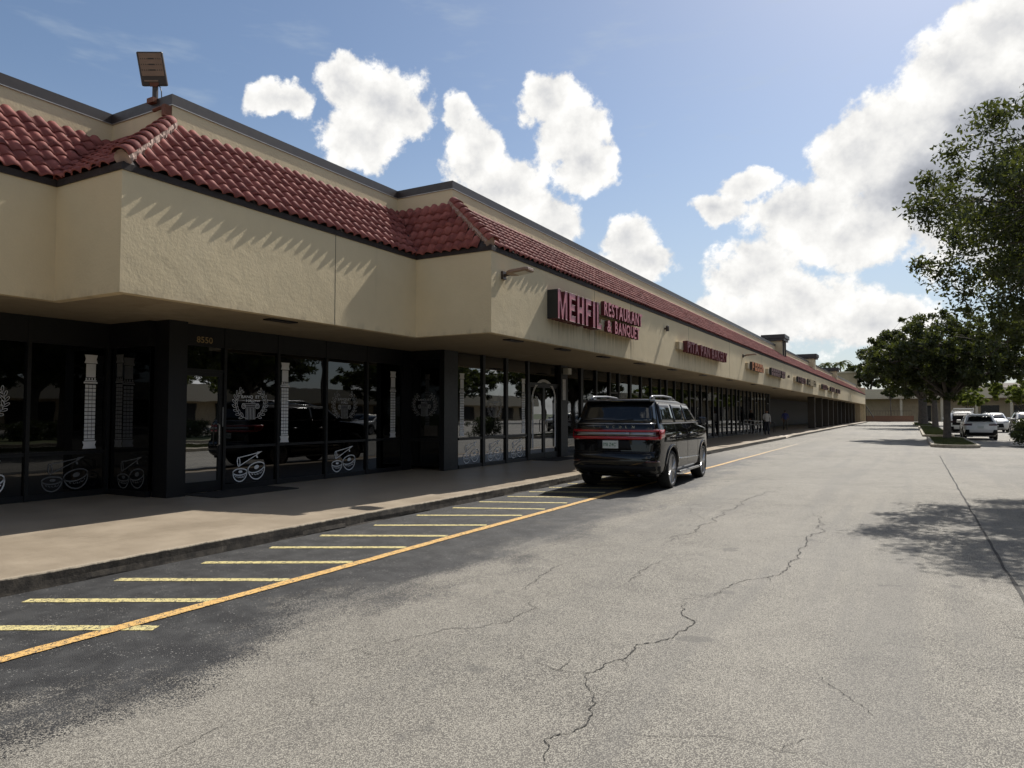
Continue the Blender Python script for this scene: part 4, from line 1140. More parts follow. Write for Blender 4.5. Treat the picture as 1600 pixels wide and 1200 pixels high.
    def end_panel(self, end, quad, mat, name, parent, off=0.008, n=14, m=4):
        """quad: four (x, z) corners: left-bottom, right-bottom, right-top, left-top"""
        fn = self.rear if end < 0 else self.front; P = []
        for i in range(n + 1):
            u = i / n; row = []
            for j in range(m + 1):
                v = j / m; a = [quad[0][k] * (1 - u) + quad[1][k] * u for k in (0, 1)]; b = [quad[3][k] * (1 - u) + quad[2][k] * u for k in (0, 1)]
                x, z = a[0] * (1 - v) + b[0] * v, a[1] * (1 - v) + b[1] * v
                y = fn(z, x); dx = (fn(z, x + .01) - fn(z, x - .01)) / .02; dz = (fn(z + .02, x) - fn(z - .02, x)) / .04
                nn = Vector((dx, -1, dz)) if end < 0 else Vector((-dx, 1, -dz))
                row.append(((x, y, z), nn.normalized()))
            P.append(row)
        return self.sheet(P, off, mat, name, parent)

def wheel(parent, s, x, y, r, w, rim_mat, spokes=10):
    o = link('wheel', None, parent, (x, y, r)); o.empty_display_size = .1
    sg = s
    t = MB().lathe_x([(-w * .5 * sg, r * .78), (-w * .5 * sg, r * .92), (-w * .38 * sg, r * .985), (0, r), (w * .38 * sg, r * .985), (w * .47 * sg, r * .94), (w * .49 * sg, r * .87), (w * .46 * sg, r * .785), (w * .30 * sg, r * .76), (-w * .4 * sg, r * .76)], 0, 0, 0, 36)
    t.build('tyre', M['tyre'], o, True, True)
    rm = MB().lathe_x([(w * .40 * sg, r * .775), (w * .45 * sg, r * .79), (w * .46 * sg, r * .755), (w * .40 * sg, r * .72), (w * .10 * sg, r * .70), (w * .08 * sg, r * .1)], 0, 0, 0, 36)
    rm.lathe_x([(w * .20 * sg, r * .16), (w * .40 * sg, r * .15), (w * .43 * sg, r * .09), (w * .43 * sg, 0.002)], 0, 0, 0, 16)
    for k in range(spokes):
        for d in (-.09, .09):
            a = 2 * math.pi * k / spokes; b = a + d
            p0 = Vector((w * .38 * sg, r * .12 * math.cos(a), r * .12 * math.sin(a))); p1 = Vector((w * .40 * sg, r * .745 * math.cos(b), r * .745 * math.sin(b)))
            rm.tube([p0, p1], [r * .028, r * .034], 5)
    rm.build('rim', rim_mat, o, False, True)
    MB().lathe_x([(w * .02 * sg, r * .6), (w * .04 * sg, r * .6)], 0, 0, 0, 24).build('brake_disc', M['trim_black'], o, False, True)
    return o

def big_suv():
    L = 5.25
    B = Body([(.30, .22, 4.98, .90, .22, .35), (.40, .06, 5.16, .96, .24, .40), (.52, .0, 5.23, .99, .24, .42), (.70, .0, 5.25, 1.0, .24, .42), (.78, .03, 5.25, 1.0, .24, .42),
              (.82, .09, 5.24, 1.0, .22, .42), (1.0, .10, 5.22, 1.005, .20, .42), (1.16, .115, 5.16, 1.0, .20, .42), (1.24, .125, 5.05, .985, .20, .42), (1.29, .13, 4.70, .97, .20, .50), (1.33, .14, 4.10, .955, .20, .5),
              (1.38, .16, 3.92, .94, .20, .30), (1.60, .28, 3.52, .875, .20, .28), (1.78, .37, 3.18, .825, .20, .28), (1.84, .38, 3.02, .80, .20, .3), (1.885, .42, 2.84, .76, .22, .3), (1.91, .55, 2.55, .66, .25, .3), (1.925, .85, 2.2, .45, .25, .3)], 0.055)
    o = empty('black_suv', (-5.44, 13.86, 0), R(2.4))
    tag(o, 'large black SUV parked at the kerb with its back to us', 'car')
    wy = (1.14, 4.20); r = .405
    me = B.shell([(wy[0], .42), (wy[1], .42)], .475, .42); me.materials.clear(); me.materials.append(M['car_black'])
    me.polygons.foreach_set('use_smooth', [True] * len(me.polygons))
    body = link('body', me, o); md = body.modifiers.new('n', 'EDGE_SPLIT'); md.split_angle = R(38)
    MB().box(-.8, .8, .5, 4.9, .26, .34).build('underbody', M['trim_black'], o)
    for y in wy:
        for s in (-1, 1): wheel(o, s, s * .855, y, r, .27, M['alloy'], 11)
    # tail
    B.end_panel(-1, [(-.86, 1.405), (.86, 1.405), (.755, 1.815), (-.755, 1.815)], M['car_glass'], 'rear_window', o, .010, 20)
    B.end_panel(-1, [(-.86, 1.375), (.86, 1.375), (.855, 1.395), (-.855, 1.395)], M['satin'], 'chrome_strip', o, .014)
    lamp = B.end_panel(-1, [(-.955, 1.05), (.955, 1.05), (.945, 1.275), (-.945, 1.275)], M['dark_lens'], 'tail_lamp_bar', o, .014, 30)
    B.end_panel(-1, [(-.95, 1.06), (.95, 1.06), (.95, 1.12), (-.95, 1.12)], M['red_lens'], 'red_band', lamp, .022, 30, 2)
    B.end_panel(-1, [(-.86, 1.14), (.40, 1.14), (.34, 1.205), (-.80, 1.205)], M['satin'], 'chrome_blade', lamp, .024, 20, 2)
    B.end_panel(-1, [(.30, 1.14), (.86, 1.14), (.86, 1.20), (.40, 1.20)], M['satin'], 'chrome_blade', lamp, .025, 10, 2)
    B.end_panel(-1, [(-.945, 1.215), (.945, 1.215), (.94, 1.255), (-.94, 1.255)], M['red_lens'], 'red_band', lamp, .022, 30, 2)
    for s in (-1, 1):
        B.side_panel(s, [(.27, 1.06), (.52, 1.10), (.62, 1.26), (.27, 1.26)], M['red_lens'], 'tail_lamp_side', o, .012, 4, 3)
    # maker's lettering across the tailgate
    for k, ch in enumerate('LINCOLN'):
        v, f, nn = glyph(ch, 0.02, 0.02); x0 = -.42 + k * .14
        V = [(x0 + (q[0] - .3) * .075, B.rear(1.32, x0) - .012 + q[2] * -.1, 1.295 + q[1] * .07) for q in v]
        m2 = bpy.data.meshes.new('badge_letter'); m2.from_pydata(V, [], f); m2.materials.append(M['chrome']); m2.update(); link('badge_letter', m2, o)
    pl = MB().box(-.245 + .03, .06 + .03 + .03, B.rear(.95, 0) - .035, B.rear(.95, 0) + .03, .875, 1.035).build('number_plate', M['plate'], o)
    v, f, nn = text_geo('IY8 Z4C', .01)
    xs = [q[0] for q in v]; V = [(-.20 + (q[0] - min(xs)) / (max(xs) - min(xs)) * .27, B.rear(.95, 0) - .037, .92 + q[1] * .1) for q in v]
    m2 = bpy.data.meshes.new('plate_marks'); m2.from_pydata(V, [], f); m2.materials.append(M['plate_ink']); link('plate_marks', m2, pl)
    B.end_panel(-1, [(-.40, .84), (.40, .84), (.34, 1.05), (-.34, 1.05)], M['trim_black'], 'plate_recess', o, .004, 10, 3)
    B.end_panel(-1, [(-.93, .36), (.93, .36), (.96, .52), (-.96, .52)], M['trim_black'], 'bumper_valance', o, .006, 20, 2)
    B.end_panel(-1, [(-.95, .775), (.95, .775), (.95, .79), (-.95, .79)], M['trim_black'], 'bumper_step', o, .006, 20, 1)
    for s in (-1, 1):
        B.end_panel(-1, [(s * .82 - .12, .60), (s * .82 + .12, .60), (s * .82 + .12, .63), (s * .82 - .12, .63)], M['dark_lens'], 'reflector', o, .012, 8, 1)
        MB().tube([(s * .55, .10, .33), (s * .55, .4, .33)], .035, 10).build('exhaust_tip', M['trim_black'], o)
        # glasshouse
        B.side_panel(s, [(.42, 1.395), (3.68, 1.395), (3.06, 1.825), (.58, 1.84)], M['trim_black'], 'window_surround', o, .012, 18, 6)
        B.side_panel(s, [(.47, 1.405), (1.44, 1.405), (1.44, 1.80), (.62, 1.805)], M['car_glass'], 'side_window', o, .018)
        B.side_panel(s, [(1.49, 1.405), (2.44, 1.405), (2.44, 1.79), (1.49, 1.80)], M['car_glass'], 'side_window', o, .018)
        B.side_panel(s, [(2.49, 1.405), (3.60, 1.405), (3.06, 1.77), (2.49, 1.79)], M['car_glass'], 'side_window', o, .018)
        B.side_panel(s, [(.45, 1.375), (3.62, 1.375), (3.60, 1.395), (.46, 1.395)], M['satin'], 'chrome_strip', o, .012, 14, 1)
        for y in (1.62, 2.68): B.side_panel(s, [(y, 1.13), (y + .2, 1.13), (y + .2, 1.165), (y, 1.165)], M['chrome'], 'door_handle', o, .03, 3, 1)
        for y in (1.46, 2.47, 3.55): B.side_panel(s, [(y, .5), (y + .012, .5), (y + .012, 1.37), (y, 1.37)], M['trim_black'], 'door_gap', o, .0025, 1, 10)
        B.side_panel(s, [(1.66, .60), (3.66, .56), (3.66, .585), (1.66, .625)], M['chrome'], 'sill_trim', o, .014, 10, 1)
        # arch mouldings
        for y in wy:
            P = []
            for k in range(17):
                a = R(-8) + (math.pi + R(16)) * k / 16; row = []
                for rr in (.47, .525):
                    yy, zz = y + rr * math.cos(a), .42 + rr * math.sin(a); zz = max(zz, .36)
                    row.append(((s * B.wid(max(.31, zz), yy), yy, zz), Vector((s, 0, 0))))
                P.append(row)
            B.sheet(P, .018, M['car_black'], 'arch_moulding', o, .05)
        st = MB().box(s * .93 - .09, s * .93 + .09, 1.72, 3.62, .285, .335).build('running_board', M['alloy'], o); bevel(st, .012)
        # roof rail
        P = [(.55, 1.905), (.75, 1.965), (1.6, 1.985), (2.3, 1.965), (2.62, 1.895)]
        MB().tube([(s * .66, y, z) for y, z in P], .022, 8).build('roof_rail', M['satin'], o, True)
        for y in (.75, 2.3): MB().box(s * .66 - .03, s * .66 + .03, y - .09, y + .09, 1.86, 1.965).build('rail_foot', M['satin'], o)
        # mirror
        mir = MB()
        mir.rings([[(s * (.99 + .02 * q) + s * rr * 0, 3.42 + .0 + dy, 1.40 + dz) for dy, dz in ((-.02, -.02), (.02, -.02), (.02, .02), (-.02, .02))] for q, rr in ((0, 0), (5, 0))])
        hd = [[(s * x, 3.38 + .17 * ky, 1.43 + kz * .085) for ky, kz in ((0, -1), (.6, -1), (1, -.2), (.8, .8), (0.1, 1))] for x in (1.05, 1.22)]
        mir.rings(hd); mm = mir.build('mirror', M['car_black'], o, False, True); bevel(mm, .02, 2)
        B.end_panel(1, [(s * .72 - .2, .95), (s * .72 + .2, .95), (s * .72 + .16, 1.08), (s * .72 - .2, 1.1)], M['clear_lens'], 'headlight', o, .008)
    B.end_panel(1, [(-.42, .6), (.42, .6), (.48, 1.1), (-.48, 1.1)], M['chrome'], 'grille', o, .008)
    wq = B.end_panel(1, [(-.80, 1.42), (.80, 1.42), (.68, 1.78), (-.68, 1.78)], M['car_glass'], 'windscreen', o, .010)
    # roof spoiler, wiper, aerial
    sp = MB().prism([(-.74, .28), (.74, .28), (.78, .55), (-.78, .55)], 1.845, 1.885).build('roof_spoiler', M['car_black'], o); bevel(sp, .015)
    MB().tube([(.0, .12, 1.43), (.25, .13, 1.46), (.42, .15, 1.47)], .012, 6).build('wiper', M['trim_black'], o)
    return o
big_suv()

def crossover(name, loc, rz, paint, label, hatch_open=False, h=1.62, w=.90, L=4.45, black_trim=True):
    k = h / 1.62
    Z = lambda q: q * k
    B = Body([(Z(.24), .20, L - .2, w * .90, .2, .3), (Z(.36), .05, L - .05, w * .97, .22, .35), (Z(.60), .0, L, w, .22, .38), (Z(.74), .03, L, w, .2, .38), (Z(.90), .07, L - .03, w, .18, .38), (Z(.98), .09, L - .15, w * .98, .18, .4),
              (Z(1.02), .11, L - .55, w * .965, .18, .4), (Z(1.06), .13, L - 1.05, w * .95, .18, .3), (Z(1.30), .34, L - 1.5, w * .84, .18, .25), (Z(1.46), .48, L - 1.85, w * .76, .18, .25), (Z(1.52), .52, L - 2.05, w * .71, .2, .25), (Z(1.55), .66, L - 2.3, w * .60, .2, .25), (Z(1.57), .95, L - 2.6, w * .4, .2, .25)], .06)
    o = empty(name, loc, rz); tag(o, label, 'car', 'cars parked beyond the islands')
    wy = (.86, L - .92); r = .345
    me = B.shell([(q, .36) for q in wy], .40, .36); me.materials.clear(); me.materials.append(paint)
    me.polygons.foreach_set('use_smooth', [True] * len(me.polygons)); body = link('body', me, o); md = body.modifiers.new('n', 'EDGE_SPLIT'); md.split_angle = R(38)
    MB().box(-.7, .7, .4, L - .4, .2, .28).build('underbody', M['trim_black'], o)
    for y in wy:
        for s in (-1, 1): wheel(o, s, s * (w - .115), y, r, .21, M['alloy'], 7)
    B.end_panel(-1, [(-.66, Z(1.09)), (.66, Z(1.09)), (.58, Z(1.43)), (-.58, Z(1.43))], M['car_glass'], 'rear_window', o, .010)
    B.end_panel(1, [(-.74, Z(1.10)), (.74, Z(1.10)), (.62, Z(1.45)), (-.62, Z(1.45))], M['car_glass'], 'windscreen', o, .010)
    B.end_panel(-1, [(-w * .93, Z(.28)), (w * .93, Z(.28)), (w * .93, Z(.46)), (-w * .93, Z(.46))], M['trim_black'], 'bumper_valance', o, .008, 20, 2)
    B.end_panel(1, [(-w * .6, Z(.34)), (w * .6, Z(.34)), (w * .5, Z(.72)), (-w * .5, Z(.72))], M['trim_black'], 'grille', o, .008)
    B.end_panel(1, [(-.16, Z(.5)), (.16, Z(.5)), (.16, Z(.58)), (-.16, Z(.58))], M['plate'], 'number_plate', o, .02)
    B.end_panel(-1, [(-.16, Z(.70)), (.16, Z(.70)), (.16, Z(.84)), (-.16, Z(.84))], M['plate'], 'number_plate', o, .02)
    for s in (-1, 1):
        B.end_panel(-1, [(s * .63 - .20, Z(.87)), (s * .63 + .20, Z(.87)), (s * .63 + .20, Z(.99)), (s * .63 - .20, Z(.97))], M['dark_lens'], 'tail_lamp', o, .014)
        B.end_panel(1, [(s * .66 - .18, Z(.76)), (s * .66 + .16, Z(.78)), (s * .66 + .14, Z(.90)), (s * .66 - .18, Z(.87))], M['clear_lens'], 'headlight', o, .012)
        if black_trim: B.end_panel(-1, [(s * .70 - .14, Z(.36)), (s * .70 + .14, Z(.36)), (s * .70 + .12, Z(.62)), (s * .70 - .05, Z(.62))], M['trim_black'], 'bumper_insert', o, .011)
        B.side_panel(s, [(.75, Z(1.09)), (1.75, Z(1.09)), (1.75, Z(1.42)), (.95, Z(1.42))], M['car_glass'], 'side_window', o)
        B.side_panel(s, [(1.82, Z(1.09)), (L - 1.35, Z(1.09)), (L - 1.95, Z(1.42)), (1.82, Z(1.43))], M['car_glass'], 'side_window', o)
        B.side_panel(s, [(1.3, Z(.26)), (L - 1.35, Z(.26)), (L - 1.35, Z(.38)), (1.3, Z(.38))], M['trim_black'], 'sill', o, .012)
        for y in wy:
            P = []
            for q in range(13):
                a = math.pi * q / 12; row = []
                for rr in (.39, .45):
                    yy, zz = y + rr * math.cos(a), .36 + rr * math.sin(a)
                    row.append(((s * B.wid(zz, yy), yy, zz), Vector((s, 0, 0))))
                P.append(row)
            B.sheet(P, .018, M['trim_black'], 'arch_moulding', o, .04)
        MB().tube([(s * w * .60, y, z * k) for y, z in ((.62, 1.54), (.85, 1.62), (L - 2.4, 1.62), (L - 2.2, 1.55))], .022, 6).build('roof_rail', M['trim_black'], o)
        mm = MB().rings([[(s * x, L - 1.5 + .16 * a, Z(1.10) + .09 * b) for a, b in ((0, -1), (.7, -1), (1, 0), (.7, 1), (0, 1))] for x in (w * .93, w + .19)]).build('mirror', paint, o, False, True); bevel(mm, .02)
    if hatch_open:
        ht = MB().prism([(-.62, -.72), (.62, -.72), (.68, .5), (-.68, .5)], 0, .07)
        ht.v = [(x, y * .97, h + .10 + z - .04 * y * 1.5 - (.12 if y > 0 else 0)) for x, y, z in ht.v]
        bevel(ht.build('open_tailgate', paint, o), .02)
        B.end_panel(-1, [(-.66, Z(.72)), (.66, Z(.72)), (.60, Z(1.46)), (-.60, Z(1.46))], M['trim_black'], 'load_opening', o, .02)
        for s in (-1, 1): MB().tube([(s * .62, .35, Z(1.2)), (s * .6, -.1, h + .06)], .012, 6).build('gas_strut', M['trim_black'], o)
    return o
crossover('white_crossover', (3.58, 51.0, 0), 0, M['car_white'], 'white crossover with roof rails parked with its back to us')
crossover('white_hatch_suv', (3.15, 59.5, 0), 0, M['car_white'], 'white SUV with its tailgate raised beside the tree trunks', True, 1.75, .95, 4.7)
crossover('white_front_suv', (6.1, 76.0, 0), math.pi, M['car_white'], 'white SUV facing us behind the crossover', False, 1.72, .95, 4.7, False)
crossover('champagne_suv', (6.85, 61.0, 0), math.pi, M['car_silver'], 'pale SUV facing us at the right edge of the picture', False, 1.75, .95, 4.7, False)
crossover('white_parked_car', (13.6, 45.0, 0), math.pi, M['car_white'], 'white car parked off to the right, reflected in the glass doors', False, 1.55, .9, 4.5, False)
crossover('pale_parked_car', (16.4, 44.0, 0), 0, M['car_silver'], 'pale car parked off to the right, reflected in the banquet windows', False, 1.62, .9, 4.5, False)

# ================================================================ people
M['skin'] = plain('skin', (0.22, 0.12, 0.08), 0.6)
M['hair_dark'] = plain('dark_hair', (0.015, 0.012, 0.01), 0.7)
M['hair_grey'] = plain('grey_hair', (0.25, 0.24, 0.22), 0.7)
def cloth(name, c): return plain(name, c, 0.85, bump=0.3, bscale=40)
def person(loc, rz, top, trousers, hair, label, pose, height=1.74, sleeves=True):
    o = empty('person', loc, rz); tag(o, label, 'person')
    J = {'pel': (0, 0, .95), 'waist': (0, .0, 1.10), 'chest': (0, -.01, 1.30), 'neck': (0, 0.0, 1.47), 'nk2': (0, .02, 1.55), 'head': (0, .03, 1.64), 'crown': (0, .02, 1.72)}
    for s, n in ((-1, 'l'), (1, 'r')):
        J['hip' + n] = (s * .095, 0, .92); J['kne' + n] = (s * .11, .02, .50); J['ank' + n] = (s * .115, -.02, .09); J['toe' + n] = (s * .13, .14, .035)
        J['sho' + n] = (s * .185, -.01, 1.41); J['elb' + n] = (s * .25, -.03, 1.13); J['wri' + n] = (s * .24, .06, .90); J['han' + n] = (s * .235, .08, .82)
    J.update(pose)
    E = [('pel', 'waist'), ('waist', 'chest'), ('chest', 'neck'), ('neck', 'nk2'), ('nk2', 'head'), ('head', 'crown')]
    for n in 'lr': E += [('pel', 'hip' + n), ('hip' + n, 'kne' + n), ('kne' + n, 'ank' + n), ('ank' + n, 'toe' + n), ('chest', 'sho' + n), ('sho' + n, 'elb' + n), ('elb' + n, 'wri' + n), ('wri' + n, 'han' + n)]
    RAD = {'pel': (.155, .12), 'waist': (.15, .115), 'chest': (.165, .12), 'neck': (.075, .07), 'nk2': (.055, .055), 'head': (.082, .10), 'crown': (.06, .075)}
    for n in 'lr': RAD.update({'hip' + n: (.095, .10), 'kne' + n: (.062, .066), 'ank' + n: (.045, .05), 'toe' + n: (.042, .035), 'sho' + n: (.07, .07), 'elb' + n: (.047, .047), 'wri' + n: (.032, .034), 'han' + n: (.034, .02)})
    keys = list(J); me = bpy.data.meshes.new('body'); me.from_pydata([J[k] for k in keys], [(keys.index(a), keys.index(b)) for a, b in E], [])
    ob = bpy.data.objects.new('tmp', me); COL.objects.link(ob)
    md = ob.modifiers.new('s', 'SKIN'); ms = ob.modifiers.new('u', 'SUBSURF'); ms.levels = ms.render_levels = 2
    for i, k in enumerate(keys):
        me.skin_vertices[0].data[i].radius = RAD[k]; me.skin_vertices[0].data[i].use_root = (k == 'pel')
    dg = bpy.context.evaluated_depsgraph_get(); dg.update(); new = bpy.data.meshes.new_from_object(ob.evaluated_get(dg))
    bpy.data.objects.remove(ob, do_unlink=True)
    for q in (top, trousers, M['skin'], hair, M['trim_black']): new.materials.append(q)
    wl, wr_ = Vector(J['wril']), Vector(J['wrir'])
    for p in new.polygons:
        c = p.center; p.use_smooth = True
        if c.z < .075: k = 4
        elif c.z > 1.66 or (c.z > 1.58 and c.y < 0.0): k = 3
        elif c.z > 1.50: k = 2
        elif min((c - Vector(J['hanl'])).length, (c - Vector(J['hanr'])).length) < (.085 if sleeves else .2): k = 2
        elif c.z < .93 and abs(c.x) < .22: k = 1
        else: k = 0
        p.material_index = k
    body = link('body', new, o); sc = height / 1.79; body.scale = (sc, sc, sc)
    face = MB()
    face.tube([(0, .115, 1.625), (0, .145, 1.60), (0, .12, 1.59)], [.008, .016, .01], 6)
    f2 = face.build('nose', M['skin'], o); f2.scale = (sc,) * 3
    for s in (-1, 1):
        e = MB().tube([(s * .034, .112, 1.64), (s * .034, .122, 1.64)], [.012, .006], 8).build('eye', M['trim_black'], o); e.scale = (sc,) * 3
        e = MB().tube([(s * .082, .02, 1.60), (s * .098, .02, 1.63), (s * .085, .02, 1.66)], [.01, .016, .01], 6).build('ear', M['skin'], o); e.scale = (sc,) * 3
        hx, hy_, hz = J['han' + ('l' if s < 0 else 'r')]
        hd = MB()
        for k in range(4): hd.tube([(hx - .012 * s, hy_ - .03 + .02 * k, hz + .01), (hx - .016 * s, hy_ - .03 + .02 * k + .01, hz - .045 - .008 * (k in (1, 2))), (hx - .03 * s, hy_ - .03 + .02 * k + .012, hz - .075 - .01 * (k in (1, 2)))], [.010, .009, .007], 6)
        hd.tube([(hx, hy_ + .03, hz + .03), (hx - .01 * s, hy_ + .06, hz), (hx - .015 * s, hy_ + .065, hz - .025)], [.012, .01, .008], 6)
        q = hd.build('fingers', M['skin'], o); q.scale = (sc,) * 3
    return o
person((-8.62, 50.6, ZG), R(205), cloth('white_shirt', (0.50, 0.49, 0.47)), cloth('navy_trousers', (0.016, 0.018, 0.03)), M['hair_dark'], 'man in a white shirt and dark trousers standing beside the white railing',
       {'elbr': (.27, .10, 1.15), 'wrir': (.22, .28, 1.02), 'hanr': (.20, .35, .99), 'head': (0, .05, 1.63)})
person((-10.0, 52.6, ZG), R(150), cloth('black_shirt', (0.014, 0.014, 0.017)), cloth('black_trousers', (0.012, 0.012, 0.014)), M['hair_grey'], 'man in black with grey hair standing behind the white railing',
       {'elbl': (-.27, .10, 1.15), 'wril': (-.20, .28, 1.04), 'hanl': (-.17, .35, 1.02)}, 1.82)
person((-9.55, 65.0, ZG), R(15), cloth('blue_shirt', (0.055, 0.06, 0.20)), cloth('grey_trousers', (0.085, 0.075, 0.065)), M['hair_dark'], 'man in a blue shirt and grey trousers walking away along the strip',
       {'knel': (-.11, .16, .52), 'ankl': (-.11, .10, .10), 'toel': (-.12, .27, .05), 'kner': (.11, -.02, .50), 'ankr': (.11, -.20, .12), 'toer': (.12, -.08, .04), 'elbl': (-.26, -.10, 1.15), 'wril': (-.25, -.06, .92), 'hanl': (-.25, -.03, .84), 'elbr': (.26, .03, 1.14), 'wrir': (.26, .17, .95), 'hanr': (.26, .22, .89)}, 1.8, False)
M['white_metal'] = plain('white_painted_steel', (0.62, 0.61, 0.58), 0.5)
def railing(loc, rz, mat, label, w=1.15, h=1.0):
    o = empty('metal_railing', loc, rz); tag(o, label, 'railing')
    MB().tube([(-w / 2, 0, h - .02), (-w / 4, 0, h), (0, 0, h * .96), (w / 4, 0, h * .93), (w / 2, 0, h * .92)], .022, 8).build('top_rail', mat, o)
    MB().tube([(-w / 2, 0, h * .80), (0, 0, h * .70), (w / 2, 0, h * .76)], .016, 8).build('middle_rail', mat, o)
    for k in range(6):
        x = -w / 2 + w * k / 5; MB().tube([(x, 0, 0), (x, 0, h * (.94 if 0 < k < 5 else .96))], .016 if 0 < k < 5 else .024, 8).build('post', mat, o)
    for s in (-1, 1): MB().tube([(s * w / 2, -.25, .02), (s * w / 2, .25, .02)], .02, 6).build('foot', mat, o)
railing((-9.35, 49.6, ZG), R(8), M['white_metal'], 'white metal railing standing on the walk beside the man in white')
def bistro_table(loc, label):
    o = empty('dark_table', loc); tag(o, label, 'table')
    bevel(MB().box(-.55, .55, -.4, .4, .72, .76).build('table_top', M['black_metal'], o), .008)
    for x in (-.5, .5):
        for y in (-.35, .35): MB().tube([(x, y, 0), (x * .96, y * .96, .72)], .022, 6).build('leg', M['black_metal'], o)
bistro_table((-9.75, 57.5, ZG), 'dark table against the shopfront between the men')

# ================================================================ trees, islands, far buildings
def leaf_mat(name, c1, c2, trans=0.3):
    m, T, b = material(name); T.n.remove(b)
    out = [q for q in T.n if q.type == 'OUTPUT_MATERIAL'][0]
    pos = T.node('ShaderNodeNewGeometry').outputs['Position']
    c = T.mix(T.ramp(T.noise(pos, 1.3, 4), 0.3, 0.7), c1, c2)
    c = T.mix(T.ramp(T.sep(T.voronoi(pos, 9))[0], 0.3, 1.0, 0, 0.45), c, (c2[0] * 1.25, c2[1] * 1.15, c2[2]))
    df = T.node('ShaderNodeBsdfDiffuse'); tr = T.node('ShaderNodeBsdfTranslucent'); gl = T.node('ShaderNodeBsdfGlossy'); gl.inputs['Roughness'].default_value = 0.45
    gl.inputs[0].default_value = (.5, .5, .5, 1)
    T.put(df.inputs[0], c); T.put(tr.inputs[0], T.mix(0.5, c, (0.22, 0.26, 0.03)))
    m1 = T.node('ShaderNodeMixShader'); m1.inputs[0].default_value = trans; T.l.new(df.outputs[0], m1.inputs[1]); T.l.new(tr.outputs[0], m1.inputs[2])
    m2 = T.node('ShaderNodeMixShader'); m2.inputs[0].default_value = 0.06; T.l.new(m1.outputs[0], m2.inputs[1]); T.l.new(gl.outputs[0], m2.inputs[2])
    T.l.new(m2.outputs[0], out.inputs[0]); return m
M['oak_leaf'] = leaf_mat('oak_leaves', (0.021, 0.030, 0.011), (0.045, 0.058, 0.020), 0.26)
M['light_leaf'] = leaf_mat('fresh_leaves', (0.085, 0.125, 0.018), (0.17, 0.21, 0.035), 0.45)
M['hedge_leaf'] = leaf_mat('hedge_leaves', (0.018, 0.030, 0.010), (0.04, 0.055, 0.018), 0.15)
M['palm_leaf'] = leaf_mat('palm_leaves', (0.04, 0.06, 0.015), (0.08, 0.10, 0.03), 0.3)
M['bark'] = plain('grey_bark', (0.11, 0.092, 0.075), 0.95, var=0.35, scale=5, bump=1.0, bscale=14)
def leaves_mesh(name, centers, radii, per, size, mat, seed, flat=0.7, up=0.35):
    g = np.random.default_rng(seed); C = np.repeat(np.array(centers), per, 0); Rr = np.repeat(np.array(radii), per)
    n = len(C); d = g.normal(size=(n, 3)); d /= np.linalg.norm(d, axis=1)[:, None]; rad = g.random(n) ** 0.55
    P = C + d * (Rr * rad)[:, None] * np.array([1, 1, flat])
    a = g.normal(size=(n, 3)); a /= np.linalg.norm(a, axis=1)[:, None]
    b = np.cross(a, g.normal(size=(n, 3)) + np.array([0, 0, up * 2])); b /= np.linalg.norm(b, axis=1)[:, None] + 1e-9
    s = size * (0.6 + 0.8 * g.random(n))[:, None]; a = a * s; b = b * s * 0.42
    c = np.cross(a, b); c /= np.linalg.norm(c, axis=1)[:, None] + 1e-9; c *= s * 0.12
    V = np.stack([P - a, P - b + c, P + a, P + b + c], 1).reshape(-1, 3); F = np.arange(4 * n).reshape(-1, 4)
    me = bpy.data.meshes.new(name); me.vertices.add(len(V)); me.vertices.foreach_set('co', V.ravel())
    me.loops.add(F.size); me.loops.foreach_set('vertex_index', F.ravel().astype(np.int32)); me.polygons.add(n)
    me.polygons.foreach_set('loop_start', (np.arange(n) * 4).astype(np.int32)); me.materials.append(mat); me.update(calc_edges=True)
    return me
